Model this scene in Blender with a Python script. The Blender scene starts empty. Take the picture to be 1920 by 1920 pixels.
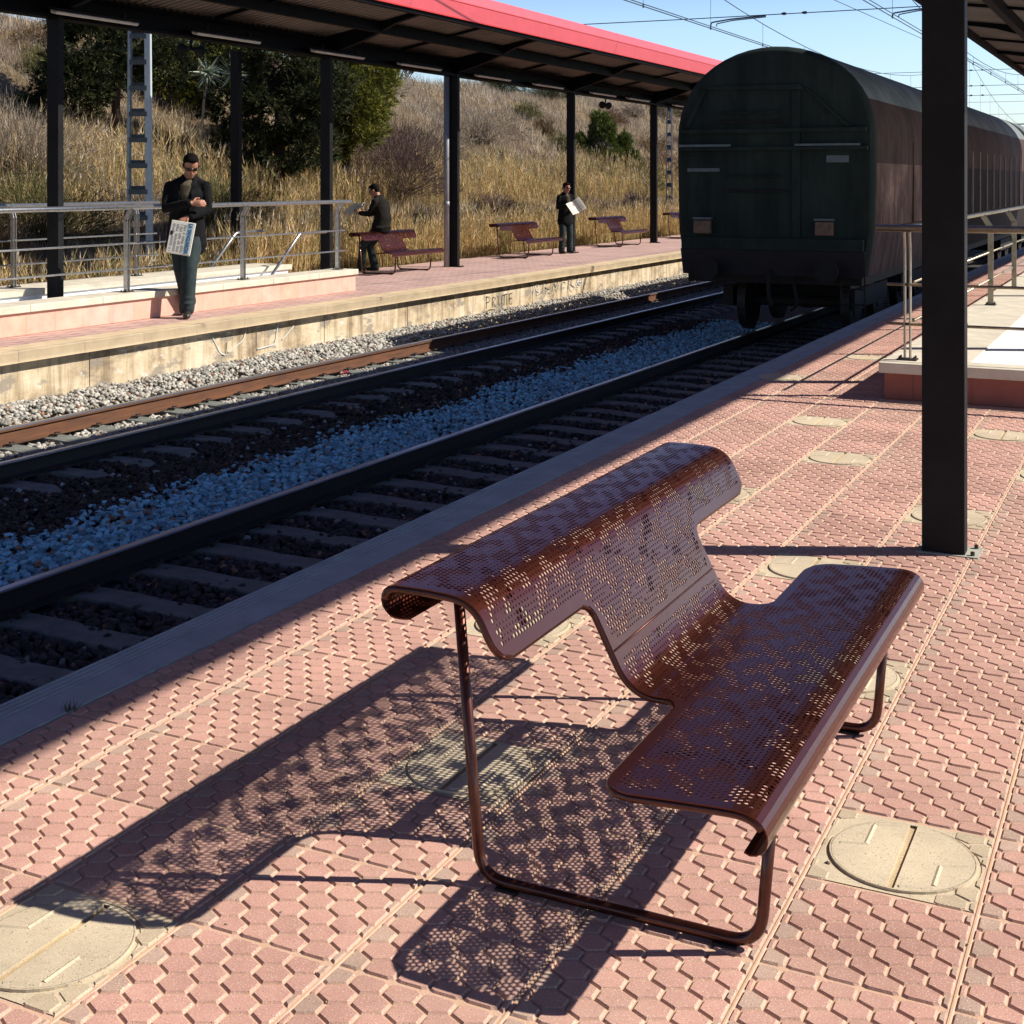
import bpy, math, random
import numpy as np
from mathutils import Vector, Matrix, Euler
random.seed(7); RNG = np.random.default_rng(7)
PI = math.pi
scene = bpy.context.scene
COL = scene.collection

# ------------------------------------------------------------------ materials
def mk(name):
    m = bpy.data.materials.new(name); m.use_nodes = True
    nt = m.node_tree; nt.nodes.clear()
    out = nt.nodes.new('ShaderNodeOutputMaterial'); b = nt.nodes.new('ShaderNodeBsdfPrincipled')
    nt.links.new(b.outputs[0], out.inputs[0])
    return m, nt, b
def nd(nt, t, **k):
    n = nt.nodes.new(t)
    for a, v in k.items():
        if a.startswith('i_'): n.inputs[a[2:].replace('_', ' ')].default_value = v
        else: setattr(n, a, v)
    return n
def rgba(c): return (c[0], c[1], c[2], 1)
def noise(nt, scale, detail=4, rough=.6, vec=None, stretch=None):
    tc = nd(nt, 'ShaderNodeTexCoord'); v = tc.outputs['Object']
    if stretch:
        mp = nd(nt, 'ShaderNodeMapping'); mp.inputs['Scale'].default_value = stretch
        nt.links.new(v, mp.inputs[0]); v = mp.outputs[0]
    n = nd(nt, 'ShaderNodeTexNoise'); n.inputs['Scale'].default_value = scale
    n.inputs['Detail'].default_value = detail; n.inputs['Roughness'].default_value = rough
    nt.links.new(v, n.inputs['Vector']); return n.outputs['Fac']
def ramp(nt, fac, stops):
    r = nd(nt, 'ShaderNodeValToRGB'); e = r.color_ramp.elements
    e[0].position, e[0].color = stops[0][0], rgba(stops[0][1])
    e[1].position, e[1].color = stops[-1][0], rgba(stops[-1][1])
    for p, c in stops[1:-1]:
        x = e.new(p); x.color = rgba(c)
    nt.links.new(fac, r.inputs[0]); return r.outputs[0]
def mix(nt, fac, a, b, mode='MIX'):
    m = nd(nt, 'ShaderNodeMix', data_type='RGBA', blend_type=mode)
    for i, v in ((0, fac), (6, a), (7, b)):
        if hasattr(v, 'links'): nt.links.new(v, m.inputs[i])
        elif i == 0: m.inputs[0].default_value = v
        else: m.inputs[i].default_value = rgba(v)
    return m.outputs[2]
def bump(nt, b, h, s=.3, d=.01):
    n = nd(nt, 'ShaderNodeBump'); n.inputs['Strength'].default_value = s; n.inputs['Distance'].default_value = d
    nt.links.new(h, n.inputs['Height']); nt.links.new(n.outputs[0], b.inputs['Normal'])
def attr(nt, name='tint'):
    a = nd(nt, 'ShaderNodeAttribute'); a.attribute_name = name; return a.outputs['Color']
def simple(name, c1, c2=None, rough=.6, metal=0., sc=6., bs=0., bd=.004, bsc=60., coat=0., stops=None, stretch=None, spec=None):
    m, nt, b = mk(name)
    if c2 is None: c2 = tuple(v*.75 for v in c1)
    f = noise(nt, sc, 6, .65, stretch=stretch)
    nt.links.new(ramp(nt, f, stops or [(.35, c1), (.65, c2)]), b.inputs['Base Color'])
    b.inputs['Roughness'].default_value = rough; b.inputs['Metallic'].default_value = metal
    if coat: b.inputs['Coat Weight'].default_value = coat; b.inputs['Coat Roughness'].default_value = .12
    if spec is not None: b.inputs['Specular IOR Level'].default_value = spec
    if bs: bump(nt, b, noise(nt, bsc, 4, .6), bs, bd)
    return m
def tinted(name, rough=.9, speck=None, bs=0, bsc=200, transl=0, spec=.3):
    m, nt, b = mk(name); c = attr(nt)
    if speck:
        f = noise(nt, speck[0], 2, .5); c = mix(nt, ramp(nt, f, [(speck[1], (0, 0, 0)), (speck[1]+.06, (1, 1, 1))]), c, speck[2])
        g = noise(nt, speck[0]*.8, 2, .5, stretch=(1.3, 1.1, 1)); c = mix(nt, ramp(nt, g, [(.30, (1, 1, 1)), (.36, (0, 0, 0))]), c, speck[3])
        w = noise(nt, 2.2, 6, .7); c = mix(nt, 1.0, c, ramp(nt, w, [(.3, (.74, .72, .70)), (.7, (1.08, 1.06, 1.02))]), 'MULTIPLY')
        d_ = noise(nt, 14, 8, .8); c = mix(nt, ramp(nt, d_, [(.60, (0, 0, 0)), (.72, (.5, .5, .5))]), c, (.30, .21, .16))
        e_ = noise(nt, .9, 5, .6); c = mix(nt, ramp(nt, e_, [(.50, (0, 0, 0)), (.70, (.30, .30, .30))]), c, (.48, .37, .28))
    nt.links.new(c, b.inputs['Base Color']); b.inputs['Roughness'].default_value = rough
    b.inputs['Specular IOR Level'].default_value = spec
    if bs: bump(nt, b, noise(nt, bsc, 3, .6), bs, .002)
    if transl:
        out = nt.nodes['Material Output']; t = nd(nt, 'ShaderNodeBsdfTranslucent'); nt.links.new(c, t.inputs[0])
        ms = nd(nt, 'ShaderNodeMixShader'); ms.inputs[0].default_value = transl
        nt.links.new(b.outputs[0], ms.inputs[1]); nt.links.new(t.outputs[0], ms.inputs[2]); nt.links.new(ms.outputs[0], out.inputs[0])
    return m
M = {}
M['tile'] = tinted('paver_relief', .75, speck=(260, .60, (.78, .62, .50), (.20, .10, .07)), bs=.35, bsc=300)
M['stone'] = tinted('ballast_stone', .85, bs=.4, bsc=60)
M['leafy'] = tinted('foliage', .8, transl=.18)
M['blade'] = tinted('dry_blades', .85, transl=.22)
M['groove'] = simple('paver_mortar', (.60, .40, .30), (.54, .36, .24), .9, sc=9, bs=.4, bsc=150)
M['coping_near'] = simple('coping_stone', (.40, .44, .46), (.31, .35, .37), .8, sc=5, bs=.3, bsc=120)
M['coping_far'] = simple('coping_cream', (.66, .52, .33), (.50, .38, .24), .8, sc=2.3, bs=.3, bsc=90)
M['steel_dark'] = simple('dark_painted_steel', (.004, .004, .005), (.003, .003, .004), .6, spec=.08, sc=5, bs=.08, bsc=30)
M['steel_post'] = simple('dark_grey_steel', (.018, .018, .019), (.013, .013, .014), .55, spec=.08, sc=4, bs=.08, bsc=30)
M['red'] = simple('red_fascia_paint', (.66, .10, .125), (.60, .09, .11), .45, sc=3)
M['redline'] = simple('red_edge_paint', (.55, .02, .01), (.5, .02, .01), .4, sc=3)
M['ceil'] = simple('ribbed_roof_sheet', (.20, .155, .13), (.14, .11, .092), .6, sc=1.2)
M['roof'] = simple('roof_sheet', (.45, .10, .09), (.35, .09, .08), .6, sc=1.2)
M['white'] = simple('white_paint_concrete', (.80, .81, .82), (.68, .70, .72), .7, sc=3, bs=.2, bsc=60)
M['cream'] = simple('cream_stone', (.66, .60, .48), (.52, .47, .37), .8, sc=4, bs=.25, bsc=80)
M['chrome'] = simple('brushed_steel', (.55, .55, .54), (.40, .40, .39), .32, .9, sc=18)
M['galv'] = simple('galvanised_steel', (.36, .43, .46), (.28, .35, .38), .55, .3, sc=7, bs=.15, bsc=40)
M['rungs'] = simple('dull_galvanised_batten', (.10, .12, .13), (.07, .085, .09), .6, .2)
M['galv_pale'] = simple('pale_galvanised_steel', (.50, .58, .62), (.42, .50, .54), .6, .1, sc=7, bs=.15, bsc=40)
M['wire'] = simple('copper_wire_patina', (.05, .09, .12), (.04, .07, .09), .5, .4)
M['insul'] = simple('insulator_glaze', (.03, .04, .05), None, .3)
M['rail_rust'] = simple('rusty_rail', (.145, .055, .020), (.075, .030, .014), .75, sc=14, bs=.4, bsc=90, stretch=(1, .15, 1))
M['rail_dark'] = simple('shade_dark_rail', (.022, .017, .016), (.012, .010, .010), .6, sc=12, bs=.3, bsc=90)  # near black: the canopy shade is put into the rail colour
M['rail_head'] = simple('polished_rail_head', (.50, .50, .52), (.38, .38, .40), .28, .9, sc=10, stretch=(1, .1, 1))
M['sleeper'] = simple('weathered_concrete', (.20, .215, .19), (.12, .13, .115), .9, sc=6, bs=.5, bsc=70)
M['clip'] = simple('rusty_clip', (.06, .03, .02), (.03, .018, .014), .7, sc=30)
M['earth'] = simple('ballast_bed', (.035, .03, .028), (.02, .018, .017), .95, sc=20, bs=.6, bsc=40)
M['bolt'] = simple('dark_bolt', (.05, .045, .04), None, .5, .6)
M['lampbody'] = simple('fixture_diffuser', (.50, .46, .42), (.40, .37, .34), .4, sc=4)
M['hair'] = simple('dark_hair', (.009, .006, .005), (.004, .003, .003), .9, sc=60, bs=.6, bsc=120, spec=.1)
M['skin'] = simple('skin', (.42, .20, .12), (.36, .16, .095), .55, sc=10)
M['jacket'] = simple('black_wool_jacket', (.007, .007, .008), (.004, .004, .005), .95, sc=30, bs=.8, bd=.015, bsc=9, spec=.2)
M['jacket2'] = simple('olive_black_jacket', (.013, .012, .009), (.007, .006, .005), .9, sc=20, bs=.8, bd=.015, bsc=9, spec=.2)
M['shirt'] = simple('olive_shirt', (.085, .068, .035), (.055, .045, .022), .9, sc=30, stretch=(4, 1, .4), bs=.3, bsc=40)
M['jeans'] = simple('dark_green_blue_trousers', (.015, .034, .036), (.006, .014, .017), .85, sc=11, bs=.8, bd=.02, bsc=9)
M['shoe'] = simple('brown_black_shoe', (.03, .024, .018), None, .45)
M['lens'] = simple('sunglass_lens', (.006, .006, .008), None, .12)
M['paper'] = simple('newsprint', (.82, .79, .69), (.72, .70, .61), .85, sc=12)
M['paper_blue'] = simple('newsprint_blue', (.40, .52, .58), (.32, .44, .50), .85, sc=12)
M['ink'] = simple('ink_grey', (.16, .16, .16), None, .8)
M['inkblue'] = simple('ink_blue', (.03, .10, .20), None, .8)
M['inkyellow'] = simple('ink_ochre', (.50, .33, .05), None, .8)
M['pipe'] = simple('grey_downpipe', (.30, .30, .31), (.23, .23, .24), .45, .2, sc=5)
M['bark'] = simple('bark', (.075, .05, .036), (.035, .024, .018), .95, sc=14, bs=.8, bd=.02, bsc=18, stretch=(1, 1, .25))
M['graff_w'] = simple('white_spray_paint', (.62, .62, .60), None, .8)
M['graff_d'] = simple('dark_spray_paint', (.07, .055, .045), None, .8)
M['plate'] = simple('pale_mortar_patch', (.40, .40, .34), (.30, .30, .25), .85, sc=8, bs=.3)
M['buffer'] = simple('greasy_buffer', (.008, .008, .008), (.005, .005, .005), .8)
M['lamp_plate'] = simple('tail_plate', (.20, .12, .08), (.10, .065, .045), .6, sc=12)
M['pale_plate'] = simple('pale_stencil_plate', (.13, .17, .185), (.09, .12, .13), .6, sc=12)
M['litter'] = simple('pink_litter', (.65, .12, .13), None, .7)

def m_bench():
    m, nt, b = mk('maroon_powder_coat')
    f = noise(nt, 900, 2, .5); c = ramp(nt, f, [(.3, (.080, .017, .010)), (.7, (.105, .025, .014))])
    g = noise(nt, 7, 5, .6); c = mix(nt, ramp(nt, g, [(.55, (0, 0, 0)), (.8, (.25, .25, .25))]), c, (.20, .075, .05))
    nt.links.new(c, b.inputs['Base Color'])
    b.inputs['Metallic'].default_value = .8; b.inputs['Roughness'].default_value = .36; b.inputs['Specular IOR Level'].default_value = .2
    b.inputs['Coat Weight'].default_value = .5; b.inputs['Coat Roughness'].default_value = .08; b.inputs['Coat IOR'].default_value = 1.45
    bump(nt, b, f, .05, .0004)
    return m
M['bench'] = m_bench()
def m_tube():
    m, nt, b = mk('maroon_tube')
    f = noise(nt, 40, 4, .6); nt.links.new(ramp(nt, f, [(.3, (.085, .023, .014)), (.7, (.055, .017, .011))]), b.inputs['Base Color'])
    b.inputs['Metallic'].default_value = .7; b.inputs['Roughness'].default_value = .36; b.inputs['Coat Weight'].default_value = .4
    return m
M['tube'] = m_tube()
def m_farpave():
    m, nt, b = mk('far_platform_pavers')
    tc = nd(nt, 'ShaderNodeTexCoord'); mp = nd(nt, 'ShaderNodeMapping'); nt.links.new(tc.outputs['Object'], mp.inputs[0])
    mp.inputs['Rotation'].default_value = (0, 0, 0)
    br = nd(nt, 'ShaderNodeTexBrick'); nt.links.new(mp.outputs[0], br.inputs[0])
    br.inputs['Scale'].default_value = 1; br.inputs['Brick Width'].default_value = .43; br.inputs['Row Height'].default_value = .144
    br.inputs['Mortar Size'].default_value = .014; br.inputs['Color1'].default_value = rgba((.50, .345, .31)); br.inputs['Color2'].default_value = rgba((.45, .30, .275))
    br.inputs['Mortar'].default_value = rgba((.24, .14, .12)); br.inputs['Mortar Smooth'].default_value = .3
    w = noise(nt, 1.1, 6, .7)
    c = mix(nt, 1.0, br.outputs[0], ramp(nt, w, [(.3, (.8, .8, .8)), (.7, (1.25, 1.2, 1.15))]), 'MULTIPLY')
    nt.links.new(c, b.inputs['Base Color']); b.inputs['Roughness'].default_value = .8
    bump(nt, b, br.outputs['Fac'], -.6, .008); return m
M['farpave'] = m_farpave()
def m_pinkwall(name, ca, cb, mo):
    m, nt, b = mk(name)
    tc = nd(nt, 'ShaderNodeTexCoord'); sx = nd(nt, 'ShaderNodeSeparateXYZ'); nt.links.new(tc.outputs['Object'], sx.inputs[0])
    ad = nd(nt, 'ShaderNodeMath', operation='ADD'); nt.links.new(sx.outputs[0], ad.inputs[0]); nt.links.new(sx.outputs[1], ad.inputs[1])
    cx_ = nd(nt, 'ShaderNodeCombineXYZ'); nt.links.new(ad.outputs[0], cx_.inputs[0]); nt.links.new(sx.outputs[2], cx_.inputs[1])
    br = nd(nt, 'ShaderNodeTexBrick'); nt.links.new(cx_.outputs[0], br.inputs[0]); br.offset = 0
    br.inputs['Scale'].default_value = 1; br.inputs['Brick Width'].default_value = .46; br.inputs['Row Height'].default_value = 1.4
    br.inputs['Mortar Size'].default_value = .008; br.inputs['Color1'].default_value = rgba(ca); br.inputs['Color2'].default_value = rgba(cb)
    br.inputs['Mortar'].default_value = rgba(mo); br.inputs['Mortar Smooth'].default_value = .6
    w = noise(nt, 3.2, 6, .7); c = mix(nt, 1., br.outputs[0], ramp(nt, w, [(.3, (.82, .8, .78)), (.7, (1.15, 1.15, 1.15))]), 'MULTIPLY')
    nt.links.new(c, b.inputs['Base Color']); b.inputs['Roughness'].default_value = .85; bump(nt, b, noise(nt, 90, 3, .6), .25, .003)
    return m
M['pinkwall'] = m_pinkwall('pink_block_facing', (.70, .37, .28), (.66, .40, .33), (.62, .31, .21))
M['redwall'] = m_pinkwall('shade_dark_red_facing', (.30, .10, .075), (.26, .085, .065), (.22, .07, .05))  # near ramp facing, darkened in colour to stand for its shaded side
def m_wall():
    m, nt, b = mk('stained_retaining_wall')
    w = noise(nt, 1.1, 8, .7, stretch=(1, 1, 1.6)); c = ramp(nt, w, [(.36, (.30, .23, .155)), (.48, (.56, .45, .30)), (.62, (.68, .57, .42))])
    st = noise(nt, 2.6, 6, .65, stretch=(1, 2.2, .18)); c = mix(nt, 1., c, ramp(nt, st, [(.36, (.50, .46, .40)), (.55, (1, 1, 1))]), 'MULTIPLY')
    gr = noise(nt, 1.7, 5, .6, stretch=(1, 1, 2.5)); c = mix(nt, ramp(nt, gr, [(.54, (0, 0, 0)), (.60, (.8, .8, .8))]), c, (.24, .21, .17))
    ef = noise(nt, 2.3, 5, .75, stretch=(1, 1.2, 2.)); c = mix(nt, ramp(nt, ef, [(.60, (0, 0, 0)), (.67, (.6, .6, .6))]), c, (.76, .73, .68))
    nt.links.new(c, b.inputs['Base Color']); b.inputs['Roughness'].default_value = .92
    bump(nt, b, noise(nt, 30, 6, .7), .5, .012); return m
M['wall'] = m_wall()
def m_hill():
    m, nt, b = mk('dry_hillside')
    w = noise(nt, .35, 8, .7); c = ramp(nt, w, [(.3, (.13, .085, .05)), (.48, (.25, .17, .09)), (.62, (.30, .24, .16)), (.75, (.16, .11, .085))])
    v = noise(nt, 9, 6, .8); c = mix(nt, 1., c, ramp(nt, v, [(.35, (.35, .35, .32)), (.65, (1.25, 1.2, 1.1))]), 'MULTIPLY')
    nt.links.new(c, b.inputs['Base Color']); b.inputs['Roughness'].default_value = .95
    bump(nt, b, v, 1., .15); return m
M['hill'] = m_hill()
def m_wagon(name, stops, streak=.5):
    m, nt, b = mk(name)
    w = noise(nt, .8, 7, .7); c = ramp(nt, w, stops)
    st = noise(nt, 3, 6, .7, stretch=(1.5, 1.5, .2)); c = mix(nt, 1., c, ramp(nt, st, [(.35, (streak,)*3), (.62, (1.1, 1.1, 1.1))]), 'MULTIPLY')
    nt.links.new(c, b.inputs['Base Color']); b.inputs['Roughness'].default_value = .8; b.inputs['Specular IOR Level'].default_value = .12; return m
M['wag_end'] = m_wagon('dark_green_wagon_end', [(.35, (.017, .027, .024)), (.65, (.030, .044, .039))], .7)
M['wag_side'] = m_wagon('brown_beige_wagon_side', [(.35, (.075, .045, .037)), (.5, (.16, .10, .08)), (.65, (.32, .21, .16))])
M['wag_brown'] = m_wagon('dark_brown_wagon_shoulder', [(.35, (.045, .028, .024)), (.65, (.085, .052, .044))])
M['wag_low'] = m_wagon('mauve_wagon_skirt', [(.35, (.06, .042, .042)), (.65, (.10, .072, .072))])
M['wag_dark'] = m_wagon('dark_wagon_side', [(.35, (.012, .010, .010)), (.65, (.024, .018, .018))])
M['wag_roof'] = m_wagon('grey_wagon_roof', [(.35, (.12, .14, .14)), (.65, (.20, .23, .23))], .75)
M['under'] = simple('black_undergear', (.012, .010, .010), None, .8)
M['rivet'] = simple('rib_light', (.20, .16, .15), None, .6)

# ------------------------------------------------------------------ mesh helpers
def rootloc(o):
    v = Vector((0, 0, 0))
    while o is not None:
        v += o.location; o = o.parent
    return v
def link(name, me, mat, parent=None, smooth=False):
    if mat is not None:
        for k in ([mat] if not isinstance(mat, list) else mat): me.materials.append(k)
    o = bpy.data.objects.new(name, me); COL.objects.link(o)
    if parent is not None: o.parent = parent
    if smooth:
        me.polygons.foreach_set('use_smooth', [True]*len(me.polygons))
    return o
def tag(o, label=None, cat=None, group=None, kind=None):
    if label: o['label'] = label
    if cat: o['category'] = cat
    if group: o['group'] = group
    if kind: o['kind'] = kind
    return o
def thing(name, label, cat, loc=(0, 0, 0), rz=0, group=None):
    o = bpy.data.objects.new(name, None); COL.objects.link(o); o.empty_display_size = .2
    o.location = loc; o.rotation_euler = (0, 0, rz); return tag(o, label, cat, group)
def tree_copy(o, parent=None):
    c = o.copy(); COL.objects.link(c)
    if parent is not None: c.parent = parent
    for ch in [x for x in bpy.data.objects if x.parent == o]: tree_copy(ch, c)
    return c
def fillet(pts, r, n=5):
    pts = [Vector(p) for p in pts]; out = [pts[0]]
    for i in range(1, len(pts)-1):
        rr = r[i-1] if isinstance(r, (list, tuple)) else r
        a, b, c = pts[i-1], pts[i], pts[i+1]; u = (a-b); v = (c-b)
        k = min(rr, u.length*.49, v.length*.49); p0 = b+u.normalized()*k; p2 = b+v.normalized()*k
        for j in range(n+1):
            t = j/n; out.append((1-t)**2*p0+2*t*(1-t)*b+t*t*p2)
    out.append(pts[-1]); return out
class MB:
    def __init__(s): s.v = []; s.f = []; s.mi = []; s.cur = 0
    def add(s, vs, fs):
        n = len(s.v); s.v += [tuple(v) for v in vs]; s.f += [tuple(n+i for i in f) for f in fs]; s.mi += [s.cur]*len(fs); return s
    def box(s, x0, x1, y0, y1, z0, z1):
        return s.add([(x0, y0, z0), (x1, y0, z0), (x1, y1, z0), (x0, y1, z0), (x0, y0, z1), (x1, y0, z1), (x1, y1, z1), (x0, y1, z1)],
                     [(0, 3, 2, 1), (4, 5, 6, 7), (0, 1, 5, 4), (1, 2, 6, 5), (2, 3, 7, 6), (3, 0, 4, 7)])
    def obox(s, c, size, rot):   # oriented box; rot = Euler tuple or Matrix
        R = rot if isinstance(rot, Matrix) else Euler(rot).to_matrix(); h = Vector(size)/2; vs = []
        for sz in (-1, 1):
            for sx, sy in ((-1, -1), (1, -1), (1, 1), (-1, 1)): vs.append(Vector(c)+R@Vector((sx*h.x, sy*h.y, sz*h.z)))
        return s.add(vs, [(0, 3, 2, 1), (4, 5, 6, 7), (0, 1, 5, 4), (1, 2, 6, 5), (2, 3, 7, 6), (3, 0, 4, 7)])
    def prism(s, poly, a, b, f):   # poly 2D list, f(u,v,t)->3D, t in a..b
        n = len(poly); vs = [f(u, v, a) for u, v in poly]+[f(u, v, b) for u, v in poly]
        return s.add(vs, [tuple(range(n-1, -1, -1)), tuple(range(n, 2*n))]+[(i, (i+1) % n, n+(i+1) % n, n+i) for i in range(n)])
    def tube(s, pts, r, n=8, cap=True, flat=None):
        pts = [Vector(p) for p in pts]; m = len(pts); rr = r if isinstance(r, (list, tuple)) else [r]*m
        T = []
        for i in range(m):
            t = (pts[min(i+1, m-1)]-pts[max(i-1, 0)]); T.append(t.normalized() if t.length > 1e-9 else Vector((0, 0, 1)))
        up = Vector((0, 0, 1)) if abs(T[0].z) < .9 else Vector((1, 0, 0))
        N = (up-T[0]*up.dot(T[0])).normalized(); vs = []; fs = []
        for i in range(m):
            N = (N-T[i]*N.dot(T[i])).normalized(); B = T[i].cross(N)
            for k in range(n):
                a = 2*PI*k/n; vs.append(pts[i]+(N*math.cos(a)+B*math.sin(a)*(flat or 1))*rr[i])
        for i in range(m-1):
            for k in range(n): fs.append((i*n+k, i*n+(k+1) % n, (i+1)*n+(k+1) % n, (i+1)*n+k))
        if cap: fs += [tuple(range(n-1, -1, -1)), tuple((m-1)*n+k for k in range(n))]
        return s.add(vs, fs)
    def limb(s, pts, rr, n=12, asp=1., side=None):
        """closed tube with rounded ends, elliptical section asp along side vector"""
        pts = [Vector(p) for p in pts]; P = []; R = []
        d0 = (pts[0]-pts[1]).normalized(); d1 = (pts[-1]-pts[-2]).normalized()
        for a in (.98, .8, .45): P.append(pts[0]+d0*rr[0]*a); R.append(rr[0]*math.sqrt(1-a*a)+.0005)
        P += pts; R += list(rr)
        for a in (.45, .8, .98): P.append(pts[-1]+d1*rr[-1]*a); R.append(rr[-1]*math.sqrt(1-a*a)+.0005)
        m = len(P); sd = Vector(side) if side is not None else None; vs = []; fs = []; N = None
        for i in range(m):
            t = (P[min(i+1, m-1)]-P[max(i-1, 0)]).normalized()
            if sd is not None: N = (sd-t*sd.dot(t)).normalized()
            elif N is None:
                up = Vector((0, 0, 1)) if abs(t.z) < .9 else Vector((1, 0, 0)); N = (up-t*up.dot(t)).normalized()
            else: N = (N-t*N.dot(t)).normalized()
            B = t.cross(N); ra = asp[i-3] if isinstance(asp, (list, tuple)) and 3 <= i < m-3 else (asp[0] if isinstance(asp, (list, tuple)) and i < 3 else (asp[-1] if isinstance(asp, (list, tuple)) else asp))
            for k in range(n):
                a = 2*PI*k/n; vs.append(P[i]+N*math.cos(a)*R[i]*ra+B*math.sin(a)*R[i])
        for i in range(m-1):
            for k in range(n): fs.append((i*n+k, i*n+(k+1) % n, (i+1)*n+(k+1) % n, (i+1)*n+k))
        fs += [tuple(range(n-1, -1, -1)), tuple((m-1)*n+k for k in range(n))]
        return s.add(vs, fs)
    def ell(s, c, r, rot=None, nu=16, nv=10):
        vs = []; fs = []; R = Euler(rot).to_matrix() if rot is not None and not isinstance(rot, Matrix) else (rot or Matrix.Identity(3))
        for j in range(nv+1):
            th = PI*j/nv
            for i in range(nu):
                ph = 2*PI*i/nu; q = Vector((r[0]*math.sin(th)*math.cos(ph), r[1]*math.sin(th)*math.sin(ph), r[2]*math.cos(th)))
                vs.append(Vector(c)+R@q)
        for j in range(nv):
            for i in range(nu): fs.append((j*nu+i, (j+1)*nu+i, (j+1)*nu+(i+1) % nu, j*nu+(i+1) % nu))
        return s.add(vs, fs)
    def build(s, name, mat, parent=None, smooth=False, local=False, bevel=0, remesh=0, smooth_it=0):
        off = Vector((0, 0, 0)) if (parent is None or local) else rootloc(parent)
        me = bpy.data.meshes.new(name); me.from_pydata([(v[0]-off.x, v[1]-off.y, v[2]-off.z) for v in s.v], [], s.f)
        if any(s.mi): me.polygons.foreach_set('material_index', s.mi)
        o = link(name, me, mat, parent, smooth)
        if bevel:
            b = o.modifiers.new('b', 'BEVEL'); b.width = bevel; b.segments = 2; b.limit_method = 'ANGLE'
        if remesh:
            r = o.modifiers.new('r', 'REMESH'); r.mode = 'VOXEL'; r.voxel_size = remesh; r.use_smooth_shade = True
            if smooth_it:
                q = o.modifiers.new('s', 'SMOOTH'); q.iterations = smooth_it; q.factor = .5
        return o
def npmesh(name, V, F, mat, cols=None, parent=None, smooth=False):
    V = np.asarray(V, np.float32); F = np.asarray(F, np.int32); k = F.shape[1]
    if parent is not None: V = V-np.array(rootloc(parent), np.float32)
    me = bpy.data.meshes.new(name); me.vertices.add(len(V)); me.vertices.foreach_set('co', V.ravel())
    me.loops.add(F.size); me.loops.foreach_set('vertex_index', F.ravel())
    me.polygons.add(len(F)); me.polygons.foreach_set('loop_start', np.arange(0, F.size, k, dtype=np.int32))
    if cols is not None:
        a = me.attributes.new('tint', 'FLOAT_COLOR', 'POINT'); c = np.ones((len(V), 4), np.float32); c[:, :3] = cols
        a.data.foreach_set('color', c.ravel())
    me.update(calc_edges=True); me.validate()
    return link(name, me, mat, parent, smooth)
def norm(a): return a/np.maximum(np.linalg.norm(a, axis=1, keepdims=True), 1e-9)
def blades(P, D, L, W, C, tipc=1.15):
    """single-triangle blades: base points, unit dirs, lengths, widths, colours"""
    n = len(P); side = norm(np.cross(D, norm(RNG.normal(size=(n, 3))))); V = np.empty((n, 3, 3), np.float32)
    V[:, 0] = P-side*W[:, None]/2; V[:, 1] = P+side*W[:, None]/2; V[:, 2] = P+D*L[:, None]
    c = np.repeat(C[:, None, :], 3, 1); c[:, 2] *= tipc
    return V.reshape(-1, 3), np.arange(3*n).reshape(-1, 3), c.reshape(-1, 3)
def cat(parts):
    V = []; F = []; C = []; o = 0
    for v, f, c in parts: V.append(v); F.append(f+o); C.append(c); o += len(v)
    return np.concatenate(V), np.concatenate(F), np.concatenate(C)

# ------------------------------------------------------------------ camera / light
FPX = 2578.; YAW = math.atan(1240/FPX)
cam = bpy.data.cameras.new('camera'); co = bpy.data.objects.new('camera', cam); COL.objects.link(co)
co.location = (0, 0, 1.8); co.rotation_euler = (PI/2, 0, YAW); cam.sensor_width = 36; cam.lens = FPX/1920*36
cam.shift_y = -(960-338)/1920.; cam.clip_start = .1; cam.clip_end = 3000; scene.camera = co
SX, SY = 1.09, .5
sd = Vector((SX, SY, 1)).normalized(); elev = math.asin(sd.z)
sun = bpy.data.lights.new('sun', 'SUN'); so = bpy.data.objects.new('sun', sun); COL.objects.link(so)
sun.energy = 5.0; sun.angle = math.radians(.5); sun.color = (1, .93, .82)
so.rotation_euler = (-sd).to_track_quat('-Z', 'Y').to_euler(); so.location = (10, 0, 20)
w = bpy.data.worlds.new('World'); scene.world = w; w.use_nodes = True; nt = w.node_tree; nt.nodes.clear()
wo = nt.nodes.new('ShaderNodeOutputWorld'); bg = nt.nodes.new('ShaderNodeBackground'); sk = nt.nodes.new('ShaderNodeTexSky')
sk.sky_type = 'NISHITA'; sk.sun_disc = False; sk.sun_elevation = elev; sk.sun_rotation = math.atan2(SX, SY)
sk.air_density = 1.0; sk.dust_density = .8; sk.ozone_density = 2.0
bg.inputs[1].default_value = .08
tcw = nt.nodes.new('ShaderNodeTexCoord'); sxw = nt.nodes.new('ShaderNodeSeparateXYZ'); nt.links.new(tcw.outputs['Generated'], sxw.inputs[0])
hr = ramp(nt, sxw.outputs[2], [(.0, (.66, .69, .76)), (.11, (.60, .66, .78)), (.22, (.22, .27, .40)), (.45, (.13, .19, .33)), (.9, (.07, .10, .17))])
hm = nt.nodes.new('ShaderNodeVectorMath'); hm.operation = 'SCALE'; hm.inputs['Scale'].default_value = 2.3; nt.links.new(hr, hm.inputs[0])
mw = mix(nt, 1.0, sk.outputs[0], hm.outputs[0], 'MULTIPLY'); nt.links.new(mw, bg.inputs[0]); nt.links.new(bg.outputs[0], wo.inputs[0])
vs = scene.view_settings; vs.view_transform = 'Standard'; vs.look = 'None'; vs.exposure = 0.55; vs.gamma = 1
scene.render.engine = 'CYCLES'; scene.cycles.max_bounces = 5; scene.cycles.diffuse_bounces = 2
scene.render.resolution_x = 1024; scene.render.resolution_y = 1024

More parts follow.
